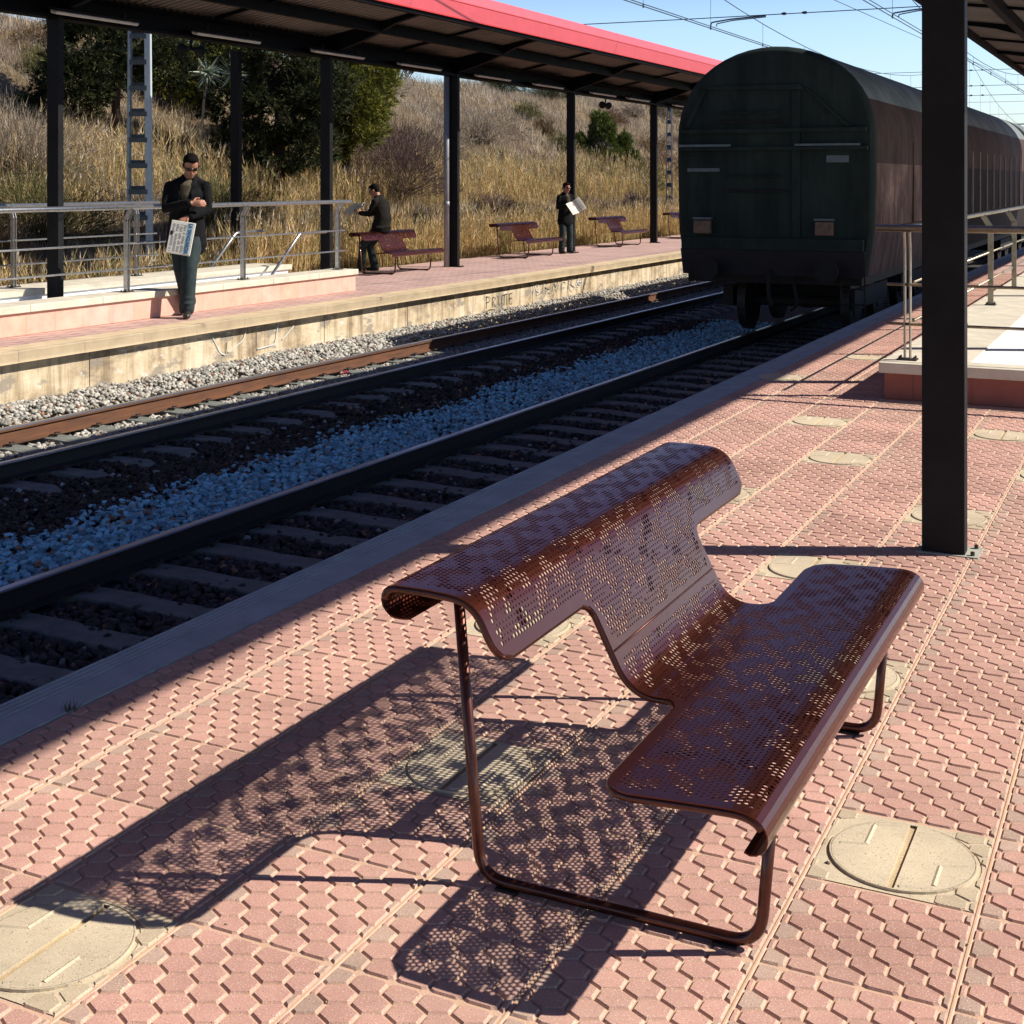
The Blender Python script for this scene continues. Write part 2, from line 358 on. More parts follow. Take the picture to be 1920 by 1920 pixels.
# ------------------------------------------------------------------ ground sheet, track bed, platforms
KS = .013   # the tracks run a hair off parallel to the platforms
def tx(x0, y): return x0+KS*(y-8)
g = MB(); g.box(-400, 400, -30, 900, -1.6, -1.0); tag(g.build('ground', M['earth']), kind='structure')
g = MB(); g.box(-11.2, -3.75, -10, 260, -.99, -.80); tag(g.build('track_bed', M['earth']), kind='structure')

# near platform body + flat paving beyond the relief tiles
g = MB(); g.box(-3.50, 14, -8, 160, -.99, -.0125); tag(g.build('platform', M['groove']), kind='structure')
PX0, PY0, PT = -3.37, 2.67, .433
def paving():
    """moulded concrete pavers: every tile carries raised hexagons, some tiles a round emblem"""
    V = []; F = []; Cc = []; off = -.867
    gx, gy = .0866, PT/7
    circ = {(-4, 0-1), (-3, 2), (-1+0, 5), (-2, 8), (-3, 14), (-4, 17), (-1, 11), (-4, 11), (-4, 5), (-1, 17), (0, 2), (1, 8), (2, 5), (-6, 22), (-5, 26), (0, 14)}
    circ.discard((-1, 5)); circ.add((-1, 5))
    def clip(poly, x0, x1, y0, y1):
        for ax, lim, sg in ((0, x0, 1), (0, x1, -1), (1, y0, 1), (1, y1, -1)):
            out = []
            for i in range(len(poly)):
                p, q = poly[i], poly[(i+1) % len(poly)]; a = (p[ax]-lim)*sg; b = (q[ax]-lim)*sg
                if a >= 0: out.append(p)
                if (a >= 0) != (b >= 0):
                    t = a/(a-b); out.append((p[0]+(q[0]-p[0])*t, p[1]+(q[1]-p[1])*t))
            poly = out
            if len(poly) < 3: return []
        return poly
    zt, zb = 0., -.0054
    hexes = []
    for iy in range(-4, 58):
        nx = 15 if iy < 22 else 4
        for ix in range(-6, nx-6):
            x0 = off+ix*PT; y0 = PY0+iy*PT; x0c = max(x0, PX0); c = (ix, iy) in circ
            if x0+PT < PX0+.02: continue
            if y0 > 11.15 and x0+PT > -2.2 and x0 > -2.3: continue
            tv = random.uniform(.86, 1.10); red = False
            if c: base = (.50, .42, .30)
            elif red: base = (.50, .25, .20)
            else: base = (.55*tv, .315*tv, .265*tv)
            for r in range(-1, 9):
                cy = y0+(r+.5)*gy-.0
                for k in range(-1, 7):
                    cx_ = x0+k*gx+(gx/2 if (r % 2) else 0)+.02
                    qx = gx/2*.95; dy = gx/2*math.tan(math.radians(27)); sd_ = gy-dy; a_ = sd_/2*.95; b_ = (sd_/2+dy)*.95
                    poly = [(cx_-qx, cy-a_), (cx_, cy-b_), (cx_+qx, cy-a_), (cx_+qx, cy+a_), (cx_, cy+b_), (cx_-qx, cy+a_)]
                    edge = False
                    if c:
                        if math.hypot(cx_-x0-PT/2, cy-y0-PT/2) < .217: continue
                    q = clip(poly, x0c+.008, x0+PT-.008, y0+.006, y0+PT-.006)
                    if len(q) < 3: continue
                    ar = abs(sum(q[i][0]*q[(i+1) % len(q)][1]-q[(i+1) % len(q)][0]*q[i][1] for i in range(len(q))))/2
                    if ar < 6e-5: continue
                    v = random.uniform(.92, 1.08); col = (base[0]*v, base[1]*v, base[2]*v)
                    if not c and min(abs(cx_-x0), abs(x0+PT-cx_)) < .022: col = tuple(.4*a+.6*b for a, b in zip(col, (.42*v, .345*v, .28*v)))
                    m = len(q); mx = sum(p[0] for p in q)/m; my = sum(p[1] for p in q)/m; n0 = len(V); tilt = random.uniform(-.0006, .0006)
                    for p in q:
                        dx_, dy_ = p[0]-mx, p[1]-my; L_ = math.hypot(dx_, dy_); kk = max(.35, 1-.0056/max(L_, .001)); V.append((mx+dx_*kk, my+dy_*kk, zt+tilt)); Cc.append(col)
                    for p in q: V.append((p[0], p[1], zb)); Cc.append((.60, .405, .31))
                    F.append(tuple(range(n0, n0+m)))
                    for i in range(m): F.append((n0+i, n0+m+i, n0+m+(i+1) % m, n0+(i+1) % m))
            if c:   # round emblem: disc with rim groove, middle bar and side strokes
                cx_, cy = x0+PT/2, y0+PT/2; col = (.60, .52, .38)
                def disc(r0, r1, z, n=40, a0=0, a1=2*PI):
                    n0 = len(V)
                    for i in range(n+1):
                        a = a0+(a1-a0)*i/n
                        for rr in (r0, r1): V.append((cx_+rr*math.cos(a), cy+rr*math.sin(a), z)); Cc.append(col)
                    for i in range(n): F.append((n0+2*i, n0+2*i+1, n0+2*i+3, n0+2*i+2))
                def wall_(r, z0, z1, n=40):
                    n0 = len(V)
                    for i in range(n+1):
                        a = 2*PI*i/n
                        for z in (z0, z1): V.append((cx_+r*math.cos(a), cy+r*math.sin(a), z)); Cc.append(col)
                    for i in range(n): F.append((n0+2*i, n0+2*i+2, n0+2*i+3, n0+2*i+1))
                n0 = len(V); nn_ = 48
                for i in range(nn_+1):
                    a = 2*PI*i/nn_; ca, sa = math.cos(a), math.sin(a); k = .207/max(abs(ca), abs(sa)); k = k
                    for rr, zz in ((.201, -.0030), (max(k, .2), -.0032)): V.append((cx_+rr*ca, cy+rr*sa, zz)); Cc.append(col)
                for i in range(nn_): F.append((n0+2*i, n0+2*i+1, n0+2*i+3, n0+2*i+2))
                wall_(.201, -.0052, -.0030); disc(.190, .201, -.0052); wall_(.190, -.0052, .002); disc(.185, .190, .002)
                # disc face cut by a groove along Y
                for sgn in (-1, 1):
                    n0 = len(V); n = 22
                    for i in range(n+1):
                        t = -1+2*i/n; yy = .184*t; xx = math.sqrt(max(.186**2-yy*yy, 1e-6))
                        V.append((cx_+sgn*.010, cy+yy, .002)); V.append((cx_+sgn*max(xx, .0101), cy+yy, .002)); Cc.extend([col, col])
                        V.append((cx_+sgn*.010, cy+yy, -.0052)); Cc.append((.50, .40, .25))
                    for i in range(n):
                        F.append((n0+3*i, n0+3*i+1, n0+3*i+4, n0+3*i+3)); F.append((n0+3*i, n0+3*i+3, n0+3*i+5, n0+3*i+2))
                n0 = len(V)
                for a, b in ((-.010, -.185), (.010, -.185), (.010, .185), (-.010, .185)): V.append((cx_+a, cy+b, -.0052)); Cc.append((.50, .40, .25))
                F.append((n0, n0+1, n0+2, n0+3))
                for (ax, ay, bx, by, wd) in ((-.10, .02, -.10, .14, .007), (.10, -.02, .10, -.13, .007), (-.10, .02, -.165, .0, .005), (.10, -.14, .02, -.17, .008), (.10, -.02, .165, .01, .005), (-.10, .145, -.03, .17, .007)):
                    d = Vector((bx-ax, by-ay)); nrm = Vector((-d.y, d.x)).normalized()*wd; n0 = len(V)
                    for px, py in ((ax, ay), (bx, by)):
                        for sg, z in ((-1, .0021), (0, .0056), (1, .0021)): V.append((cx_+px+nrm.x*sg, cy+py+nrm.y*sg, z)); Cc.append(col)
                    F.append((n0, n0+3, n0+4, n0+1)); F.append((n0+1, n0+4, n0+5, n0+2)); F.append((n0, n0+1, n0+2)); F.append((n0+3, n0+5, n0+4))
    # raised joint ribs between tiles
    me = bpy.data.meshes.new('platform_paving'); me.from_pydata(V, [], F)
    a = me.attributes.new('tint', 'FLOAT_COLOR', 'POINT'); c = np.ones((len(V), 4), np.float32); c[:, :3] = np.array(Cc, np.float32); a.data.foreach_set('color', c.ravel())
    o = link('platform_paving', me, M['tile']); tag(o, kind='structure')
    g = MB(); g.box(PX0, 14, -8, 160, -.0124, -.0055)
    g.cur = 0; q = g.build('paving_mortar_bed', M['groove']); tag(q, kind='structure')
    g = MB()
    for i in range(-6, 9):
        x = off+i*PT
        if x > PX0: g.prism([(-.0052, -.0056), (-.0025, -.0030), (.0025, -.0030), (.0052, -.0056)], -6, (27 if x < -2.2 else 11.5), lambda u, v, t, x=x: (x+u, t, v))
    q = g.build('paving_joints', M['groove']); tag(q, kind='structure')
paving()
# flat paved strips far beyond / to the side
g = MB(); g.box(5.2, 14, -8, 160, -.0074, -.001); tag(g.build('side_paving', M['farpave']), kind='structure')
g = MB(); g.box(PX0+.01, 5.1, 27.9, 160, -.0074, -.001); tag(g.build('distant_paving', M['farpave']), kind='structure')
# near coping with fine grooves
def coping(name, x_edge, x_in, z0, mat, label, grooves, y0, y1, step, base):
    root = thing(name, label, 'coping', (x_in, base, 0))
    sg = 1 if x_in > x_edge else -1; y = y0; k = 0
    prof = [(0, z0), (0, -.012), (.012, 0)]
    for gx in grooves: prof += [(gx-.008, 0), (gx-.005, -.009), (gx+.005, -.009), (gx+.008, 0)]
    W = abs(x_in-x_edge); prof += [(W, 0), (W, z0)]
    while y < y1:
        g = MB(); L = step
        g.prism(prof, y+.002, y+L-.002, lambda u, v, t: (x_edge+sg*u, t, v+.001*((k*37) % 5-2)/2))
        o = g.build('slab', mat, root); y += L; k += 1
    return root
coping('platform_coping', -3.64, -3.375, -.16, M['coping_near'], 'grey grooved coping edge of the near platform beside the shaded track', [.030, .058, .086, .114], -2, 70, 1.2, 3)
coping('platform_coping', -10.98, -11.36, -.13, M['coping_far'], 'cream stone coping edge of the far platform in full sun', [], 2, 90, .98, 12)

# far platform
g = MB(); g.box(-14.75, -11.30, 0, 200, -.99, -.004); tag(g.build('far_platform', M['farpave']), kind='structure')
rt = thing('retaining_wall', 'stained cream concrete wall with graffiti below the far platform edge', 'wall', (-11.1, 20, -1))
y = 0; k = 0
while y < 120:
    g = MB(); o_ = .004*((k*7) % 3-1); g.box(-11.25, -11.10+o_, y+.004, y+2.396, -.98, -.131); g.build('panel', M['wall'], rt, bevel=.006); y += 2.4; k += 1
def scrib(y0, z0, sc, strokes, r, mat):
    g = MB()
    for s_ in strokes:
        p = [(-11.089, y0+a*sc, z0+b*sc*.6) for a, b in s_]
        g.tube(fillet(p, .08, 3), r, 5, flat=.25)
    o = g.build('graffiti', mat, rt)
P_ = [[(0, 0), (0, 1)], [(0, 1), (.4, .9), (.4, .55), (0, .5)], [(.65, 0), (.65, .9), (1, .85), (.95, .5), (.7, .5), (1.05, 0)], [(1.3, .9), (1.3, .2), (1.7, .1), (1.75, .9)], [(2.0, 0), (2.05, .9)], [(1.9, .9), (2.5, .95)], [(2.25, .9), (2.3, 0)], [(2.6, .9), (2.6, .05), (3, .05)], [(2.6, .5), (2.95, .5)], [(2.6, .9), (3, .95)], [(-.3, -.3), (.5, -.1), (1.6, -.45), (1.9, .3)]]
scrib(22.0, -.50, .36, P_, .007, M['graff_d'])
Q_ = [[(0, .2), (.3, .9), (.7, .7), (.2, .4), (.8, .2), (.4, 0)], [(1, .1), (1.2, .9), (1.7, .8), (1.3, .5), (1.9, .3), (1.5, 0)], [(2.2, 0), (2.4, .9), (2.7, .2), (3, 1)], [(3.3, .1), (3.5, .8), (3.9, .6), (3.4, .3)], [(4.2, 0), (4.3, .9), (4.8, .9), (4.5, .4), (5, .1)], [(5.2, .2), (5.7, .9), (5.9, .1), (5.3, .5), (6.1, .5)]]
scrib(24.0, -.42, .40, Q_, .011, M['graff_w']); scrib(24.2, -.50, .34, Q_[1:], .006, M['graff_w'])
S_ = [[(0, .9), (.3, .2), (.5, .1)], [(.5, .1), (.55, .6)], [(.6, .2), (1.2, .55), (1.3, .95)], [(1.7, .2), (1.7, .9)], [(1.75, .1), (2.5, .15), (2.6, .9), (2.65, 1.1)], [(2.8, .3), (3.3, .8)]]
scrib(14.2, -.50, .55, S_, .009, M['graff_w'])

# ------------------------------------------------------------------ rails and sleepers
def rail(x0, mbody, label):
    root = thing('rail', label, 'rail', (x0, 10, -.71), group='rails')
    f = lambda u, v, t: (tx(x0, t)+u, t, v-.71)
    web = [(-.07, 0), (.07, 0), (.07, .012), (.012, .032), (.010, .118), (.034, .128), (.035, .1455), (-.035, .1455), (-.034, .128), (-.010, .118), (-.012, .032), (-.07, .012)]
    g = MB(); g.prism(web, -4, 240, f); g.build('rail_body', mbody, root)
    g = MB(); g.prism([(-.034, .146), (.034, .146), (.033, .155), (.026, .160), (-.026, .160), (-.033, .155)], -4, 240, f); g.build('rail_head', M['rail_head'], root)
XR = [-10.02, -8.80, -6.05, -4.385]
rail(XR[0], M['rail_rust'], 'rusty brown rail in sunlight nearest the far platform wall')
rail(XR[1], M['rail_dark'], 'dark rail of the far track at the edge of the canopy shadow')
rail(XR[2], M['rail_dark'], 'dark shiny-topped rail between the blue-grey ballast and the concrete sleepers')
rail(XR[3], M['rail_dark'], 'dark rail running close under the near platform coping')
def sleeper_mesh():
    g = MB(); pr = [(-1.3, 0), (-1.3, .10), (-1.12, .17), (-.45, .17), (-.2, .155), (.2, .155), (.45, .17), (1.12, .17), (1.3, .10), (1.3, 0)]
    g.prism(pr, -.13, .13, lambda u, v, t: (u, t*(1-.12*(v > .05)), v)); return g
def track(xc, rails, y0, y1, pitch, grp, halfw, place, ynum):
    proto = None; n = 0; y = y0
    while y < y1:
        if proto is None:
            r = thing('sleeper', '', 'sleeper', (tx(xc, y), y, -.885), 0, grp)
            g = sleeper_mesh(); g.v = [(v[0]*halfw/1.3, v[1], v[2]) for v in g.v]; g.build('concrete_beam', M['sleeper'], r, local=True, bevel=.012)
            for rx in rails:
                for sg in (-1, 1):
                    g = MB(); X = rx-xc+sg*.105
                    g.tube(fillet([(X-sg*.03, -.05, .19), (X+sg*.035, -.04, .20), (X+sg*.04, .03, .205), (X-sg*.02, .045, .20)], .02, 3), .009, 6)
                    g.tube([(X, 0, .165), (X, 0, .215)], .016, 6); g.build('clip', M['clip'], r, local=True)
            proto = r; o = r
        else: o = tree_copy(proto)
        o.location = (tx(xc, y), y, -.885); n += 1
        o['label'] = 'concrete sleeper %s' % place
        y += pitch
track(-9.41, [XR[0], XR[1]], 3.3, 44, .577, 'concrete sleepers of the far track', 1.25, 'of the far track, half buried in ballast under the rusty rail', 0)
track(-5.22, [XR[2], XR[3]], 3.0, 30, .577, 'concrete sleepers of the near track', 1.27, 'of the near track in deep canopy shade beside the coping', 0)

# ------------------------------------------------------------------ ballast
def ico():
    t = (1+5**.5)/2; v = np.array([(-1, t, 0), (1, t, 0), (-1, -t, 0), (1, -t, 0), (0, -1, t), (0, 1, t), (0, -1, -t), (0, 1, -t), (t, 0, -1), (t, 0, 1), (-t, 0, -1), (-t, 0, 1)], float)
    f = np.array([(0, 11, 5), (0, 5, 1), (0, 1, 7), (0, 7, 10), (0, 10, 11), (1, 5, 9), (5, 11, 4), (11, 10, 2), (10, 7, 6), (7, 1, 8), (3, 9, 4), (3, 4, 2), (3, 2, 6), (3, 6, 8), (3, 8, 9), (4, 9, 5), (2, 4, 11), (6, 2, 10), (8, 6, 7), (9, 8, 1)])
    return norm(v), f
IV, IF = ico()
OV = np.array([(1, 0, 0), (-1, 0, 0), (0, 1, 0), (0, -1, 0), (0, 0, 1), (0, 0, -1)], float); OF = np.array([(0, 2, 4), (2, 1, 4), (1, 3, 4), (3, 0, 4), (2, 0, 5), (1, 2, 5), (3, 1, 5), (0, 3, 5)])
def vnoise(x, y, s, seed=0):
    return (np.sin(x*s*1.7+seed)+np.sin(y*s*1.3+1.3*seed)+np.sin((x+y)*s*.9+2.1*seed)+np.sin((x-1.6*y)*s*2.1+.7*seed))/4
def stones(P, rad, C, base):
    n = len(P); BV, BF = base; m = len(BV)
    V = np.repeat(BV[None], n, 0)*(RNG.uniform(.55, 1.3, (n, m, 1)))*np.stack([RNG.uniform(.8, 1.25, n), RNG.uniform(.8, 1.25, n), RNG.uniform(.6, .95, n)], 1)[:, None, :]
    a = RNG.uniform(0, 2*PI, n); b = RNG.uniform(-.6, .6, n); ca, sa, cb, sb = np.cos(a), np.sin(a), np.cos(b), np.sin(b)
    R = np.zeros((n, 3, 3)); R[:, 0, 0] = ca; R[:, 0, 1] = -sa*cb; R[:, 0, 2] = sa*sb; R[:, 1, 0] = sa; R[:, 1, 1] = ca*cb; R[:, 1, 2] = -ca*sb; R[:, 2, 1] = sb; R[:, 2, 2] = cb
    V = np.einsum('nij,nkj->nki', R, V)*rad[:, None, None]+P[:, None, :]
    F = (BF[None]+(np.arange(n)*m)[:, None, None]).reshape(-1, 3)
    return V.reshape(-1, 3), F, np.repeat(C, m, 0)
def ballast():
    parts = []
    def bed(x):   # bed height at lateral position
        z = np.full_like(x, -.752)
        z = np.where(x < -10.35, -.752+np.clip((-10.35-x)/.6, 0, 1)*.17, z)
        z = np.where(x > -4.0, -.752-.03*np.clip((x+4.0)/.3, 0, 1), z)
        return z
    def zone(x0, x1, y0, y1, dens, r0, r1, base, layers=1):
        n = int((x1-x0)*(y1-y0)*dens); x = RNG.uniform(x0, x1, n); y = RNG.uniform(y0, y1, n); xs = x-KS*(y-8)
        keep = np.ones(n, bool)
        for xr in XR: keep &= ~(np.abs(xs-xr) < .085)
        for xc, hw in ((-9.41, 1.25), (-5.22, 1.27)):
            ph = ((y-(3.3 if xc < -8 else 3.0)+.577/2) % .577)-.577/2
            on = (np.abs(xs-xc) < hw-.03) & (np.abs(ph) < .10); keep &= ~(on & (RNG.random(n) > .14))
        x, y, xs = x[keep], y[keep], xs[keep]; n = len(x); rad = RNG.uniform(r0, r1, n)
        z = bed(xs)+RNG.uniform(-.012, .018, n)+.018*vnoise(x, y, 4, 2)
        # colour by zone: sunlit grey by the wall, oily brown, clean stones with the blue of skylit shade put into their colour, oily again under the platform
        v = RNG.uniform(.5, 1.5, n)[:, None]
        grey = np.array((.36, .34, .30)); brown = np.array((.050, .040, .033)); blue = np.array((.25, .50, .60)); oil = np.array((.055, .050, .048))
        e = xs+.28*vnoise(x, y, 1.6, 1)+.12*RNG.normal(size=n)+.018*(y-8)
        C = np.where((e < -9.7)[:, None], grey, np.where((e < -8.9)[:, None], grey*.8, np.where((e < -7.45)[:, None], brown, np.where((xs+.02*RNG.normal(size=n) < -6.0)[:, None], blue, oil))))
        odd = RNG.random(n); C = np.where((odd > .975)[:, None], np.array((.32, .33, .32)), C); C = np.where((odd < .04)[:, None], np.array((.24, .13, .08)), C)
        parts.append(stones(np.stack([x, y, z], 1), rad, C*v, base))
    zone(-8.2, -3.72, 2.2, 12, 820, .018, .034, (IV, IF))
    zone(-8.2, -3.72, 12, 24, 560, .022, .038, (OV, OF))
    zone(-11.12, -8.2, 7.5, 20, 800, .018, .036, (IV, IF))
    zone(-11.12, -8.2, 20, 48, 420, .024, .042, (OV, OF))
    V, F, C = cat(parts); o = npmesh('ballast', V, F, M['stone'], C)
    tag(o, 'loose crushed stone ballast between and around the rails', 'ballast', kind='stuff')
ballast()
g = MB()
for i in range(26):
    a = i*.9; g.add([(-9.62+.05*math.cos(a)+.003*i, 15.0+.05*math.sin(a*1.3), -.69+.012*math.sin(a*2)), (-9.60+.05*math.cos(a+.5), 15.02+.05*math.sin(a*1.1), -.675), (-9.63+.04*math.sin(a), 15.06, -.66+.01*math.cos(a))], [(0, 1, 2)])
tag(g.build('litter', M['litter']), 'crumpled pink scrap lying on the stones beside the rusty rail', 'litter')

# ------------------------------------------------------------------ the perforated bench
def bez(p0, p1, p2, n): return [((1-t)**2*p0[0]+2*t*(1-t)*p1[0]+t*t*p2[0], (1-t)**2*p0[1]+2*t*(1-t)*p1[1]+t*t*p2[1]) for t in [i/n for i in range(n)]]
def bench():
    raw = []
    raw += bez((-1.700, .716), (-1.772, .702), (-1.780, .752), 8); raw += bez((-1.780, .752), (-1.781, .794), (-1.735, .794), 8)
    raw += [(-1.735, .794), (-1.70, .7945), (-1.65, .7945), (-1.60, .792)]
    raw += bez((-1.575, .790), (-1.520, .784), (-1.492, .732), 10)
    raw += [(-1.492, .732), (-1.470, .690), (-1.449, .650), (-1.425, .606), (-1.402, .562), (-1.378, .514)]
    raw += bez((-1.362, .484), (-1.328, .414), (-1.255, .411), 12)
    raw += [(-1.255, .411), (-1.18, .414), (-1.10, .419), (-1.0, .425), (-.90, .430)]
    raw += bez((-.875, .431), (-.796, .434), (-.786, .386), 9); raw += bez((-.786, .386), (-.783, .342), (-.826, .340), 6)+[(-.826, .340), (-.838, .345)]
    pts = [Vector((a, 0, b)) for a, b in raw]; cum = [0]
    for i in range(1, len(pts)): cum.append(cum[-1]+(pts[i]-pts[i-1]).length)
    S = cum[-1]
    def at_s(s):
        s = min(max(s, 0), S-1e-6); i = 0
        while cum[i+1] < s: i += 1
        t = (s-cum[i])/(cum[i+1]-cum[i]); p = pts[i].lerp(pts[i+1], t)
        a = pts[max(i-0, 0)]; b = pts[i+1]; d = (b-a).normalized(); return p, Vector((-d.z, 0, d.x))   # normal outward (up side)
    def s_of(f):   # first s where predicate true
        for i in range(len(pts)):
            if f(pts[i]): return cum[i]
    s_lip = s_of(lambda p: p.x > -1.452 and p.z < .66)+.004     # lower edge of the perch wings
    s_seat = s_of(lambda p: p.x > -1.215)                      # back edge of the seat
    s_seam = s_of(lambda p: p.z < .52 and p.x > -1.5)
    YA, YB = 2.95, 5.02; BA, BB = 3.50, 4.40; SA, SB = 2.90, 4.955
    def fil(d, R): return R-math.sqrt(max(R*R-(R-d)**2, 0)) if d < R else 0
    def bounds(s, side_seg):
        if side_seg == 0: k = fil(s_lip-s, .06); return YA+k, YB-k
        if side_seg == 1:
            k = max(fil(max(s-s_lip, 0), .055), fil(max(s_seat-s, 0), .06)); return BA-k, BB+k
        k = fil(max(s-s_seat, 0), .085); return SA+k, SB-k
    p = .0166; h = p*.866
    def rows(a, b):
        n = max(1, round((b-a)/h)); return [a+(b-a)*i/n for i in range(n+1)]
    V = []; F = []
    def P(s, y):
        q, nn = at_s(s); V.append((q.x, y, q.z)); return len(V)-1
    def pat(s, y, seg):
        d = min(y-bounds(s, seg)[0], bounds(s, seg)[1]-y)
        if d < .030: return 0
        if s < .135 or s > S-.125: return 0
        if seg == 0 and s > s_lip-.028 and not (BA-.02 < y < BB+.02): return 0
        if seg == 2 and s < s_seat+.028 and not (BA-.0 < y < BB+.0): return 0
        if abs(s-s_seam) < .022: return 0
        q = math.sin(s*47+y*15.+math.sin(y*27)*1.4)+math.sin(y*39-s*33+1.7)+.9*math.sin(s*92+y*57)
        if q > .0: return .0066
        if q > -1.55: return .0035
        return .0035 if (int(y*200)+int(s*170)) % 3 else 0
    row_id = 0
    for seg, (a, b) in enumerate(((0, s_lip), (s_lip, s_seat), (s_seat, S))):
        R = rows(a, b)
        for i in range(len(R)-1):
            s0, s1 = R[i], R[i+1]; sm = (s0+s1)/2; row_id += 1
            e = 1e-5; L0, H0 = bounds(s0+e, seg); L1, H1 = bounds(s1-e, seg)
            Lm, Hm = max(L0, L1), min(H0, H1); offy = (p/2 if row_id % 2 else 0)
            k0 = math.ceil((Lm-offy)/p); k1 = math.floor((Hm-offy)/p)
            ya, yb = k0*p+offy, k1*p+offy
            a0, a1, a2, a3 = P(s0, L0), P(s0, ya), P(s1, ya), P(s1, L1); F.append((a0, a1, a2, a3))
            a0, a1, a2, a3 = P(s0, yb), P(s0, H0), P(s1, H1), P(s1, yb); F.append((a0, a1, a2, a3))
            run = None
            for k in range(k0, k1):
                y0, y1 = k*p+offy, (k+1)*p+offy; ym = (y0+y1)/2; r = pat(sm, ym, seg)
                if r == 0:
                    if run is None: run = y0
                    continue
                if run is not None:
                    F.append((P(s0, run), P(s0, y0), P(s1, y0), P(s1, run))); run = None
                o = [P(s0, y0), P(s0, ym), P(s0, y1), P(sm, y1), P(s1, y1), P(s1, ym), P(s1, y0), P(sm, y0)]
                ii = [P(sm+r*math.sin(t), ym+r*math.cos(t)) for t in [(-135+45*j)*PI/180 for j in range(8)]]
                for j in range(8): F.append((o[j], o[(j+1) % 8], ii[(j+1) % 8], ii[j]))
            if run is not None: F.append((P(s0, run), P(s0, yb), P(s1, yb), P(s1, run)))
    root = thing('perforated_bench', 'large maroon perforated steel bench with perch backrest, closest to the camera', 'bench', (-1.25, 3.9, 0), 0, 'maroon perforated benches')
    # per-hole octagon winding: o starts at (-s,-y) corner, ring starts at angle -135
    me = bpy.data.meshes.new('perforated_sheet'); off = rootloc(root)
    me.from_pydata([(a-off.x, b-off.y, c-off.z) for a, b, c in V], [], F)
    o = link('perforated_sheet', me, M['bench'], root)
    import bmesh
    bm = bmesh.new(); bm.from_mesh(me); bmesh.ops.remove_doubles(bm, verts=bm.verts, dist=2e-4); bmesh.ops.recalc_face_normals(bm, faces=bm.faces)
    # smooth normals only across the profile
    for f in bm.faces: f.smooth = True
    bm.to_mesh(me); bm.free()
    sm = o.modifiers.new('t', 'SOLIDIFY'); sm.thickness = .0035; sm.offset = 0; sm.use_rim = True
    es = o.modifiers.new('e', 'EDGE_SPLIT'); es.split_angle = math.radians(40); es.use_edge_angle = True
    # rolled edge tubes along both ends
    def edge(side):
        path = []
        def add(s, y, dn):
            q, nn = at_s(s)
            if nn.z < 0 and s > .1 and s < S-.05: nn = -nn
            path.append(Vector((q.x, y, q.z))-nn*dn)
        for seg, (a, b) in enumerate(((.105, s_lip), (s_lip, s_seat), (s_seat, S-.10))):
            n = int((b-a)/.012)
            for i in range(n+1):
                s = a+(b-a)*i/n; L, H = bounds(min(max(s, a+1e-5), b-1e-5), seg); add(s, (L+.006 if side == 0 else H-.006), .0095)
        # fill gaps when jumping sideways
        out = [path[0]]
        for q in path[1:]:
            d = (q-out[-1]).length
            if d > .05:
                k = int(d/.03); p0 = out[-1]
                for j in range(1, k): out.append(p0.lerp(q, j/k))
            if (q-out[-1]).length > 1e-4: out.append(q)
        g = MB(); g.tube(out, .0105, 8); return g.build('rolled_edge', M['tube'], root, smooth=True)
    edge(0); edge(1)
    # flattened seam across the back
    q, nn = at_s(s_seam); q2, n2 = at_s(s_seam+.03)
    g = MB(); g.tube([(q.x+.002, BA+.006, q.z), (q.x+.002, BB-.006, q.z)], .0032, 6); g.build('seam', M['tube'], root, smooth=True)
    for Y in (3.14, 4.52):
        fr = fillet([(-1.668, Y, .778), (-1.600, Y, .0165), (-.868, Y, .0165), (-.833, Y, .412)], [.075, .075], 7)
        g = MB(); g.tube(fr, .0145, 12)
        f_ = g.build('leg_frame', M['tube'], root, smooth=True)
        g = MB()
        for X in (-1.52, -.95): g.box(X-.03, X+.03, Y-.019, Y+.019, -.0, .006)
        g.build('foot_pad', M['under'], f_)
        # curved support strap beneath the sheet
        path = []
        for i in range(40):
            s = .12+(S-.30)*i/39; q, nn = at_s(s)
            if nn.z < 0: nn = -nn
            if bounds(s, 0)[0] and (s < s_lip-.01 or s > s_seat+.03): path.append((s, q-nn*.012))
        a = [v for s, v in path if s < s_lip]; b = [v for s, v in path if s > s_seat]
        for k in (a, b):
            if len(k) > 1:
                g = MB(); g.tube([(v.x, Y, v.z) for v in k], .010, 8); g.build('support_strap', M['tube'], root, smooth=True)
    return root
B0 = bench()
for dy, lab in ((19.5, 'maroon perforated bench on the far platform with a man sitting on its perch'),
                (25.5, 'maroon perforated bench on the far platform between the grey downpipe and the standing man'),
                (31.5, 'maroon perforated bench on the far platform to the right of the standing man'),
                (37.5, 'maroon perforated bench on the far platform half hidden behind the train')):
    c = tree_copy(B0); c.location = (-1.25-12.5, 3.9+dy, 0); c['label'] = lab

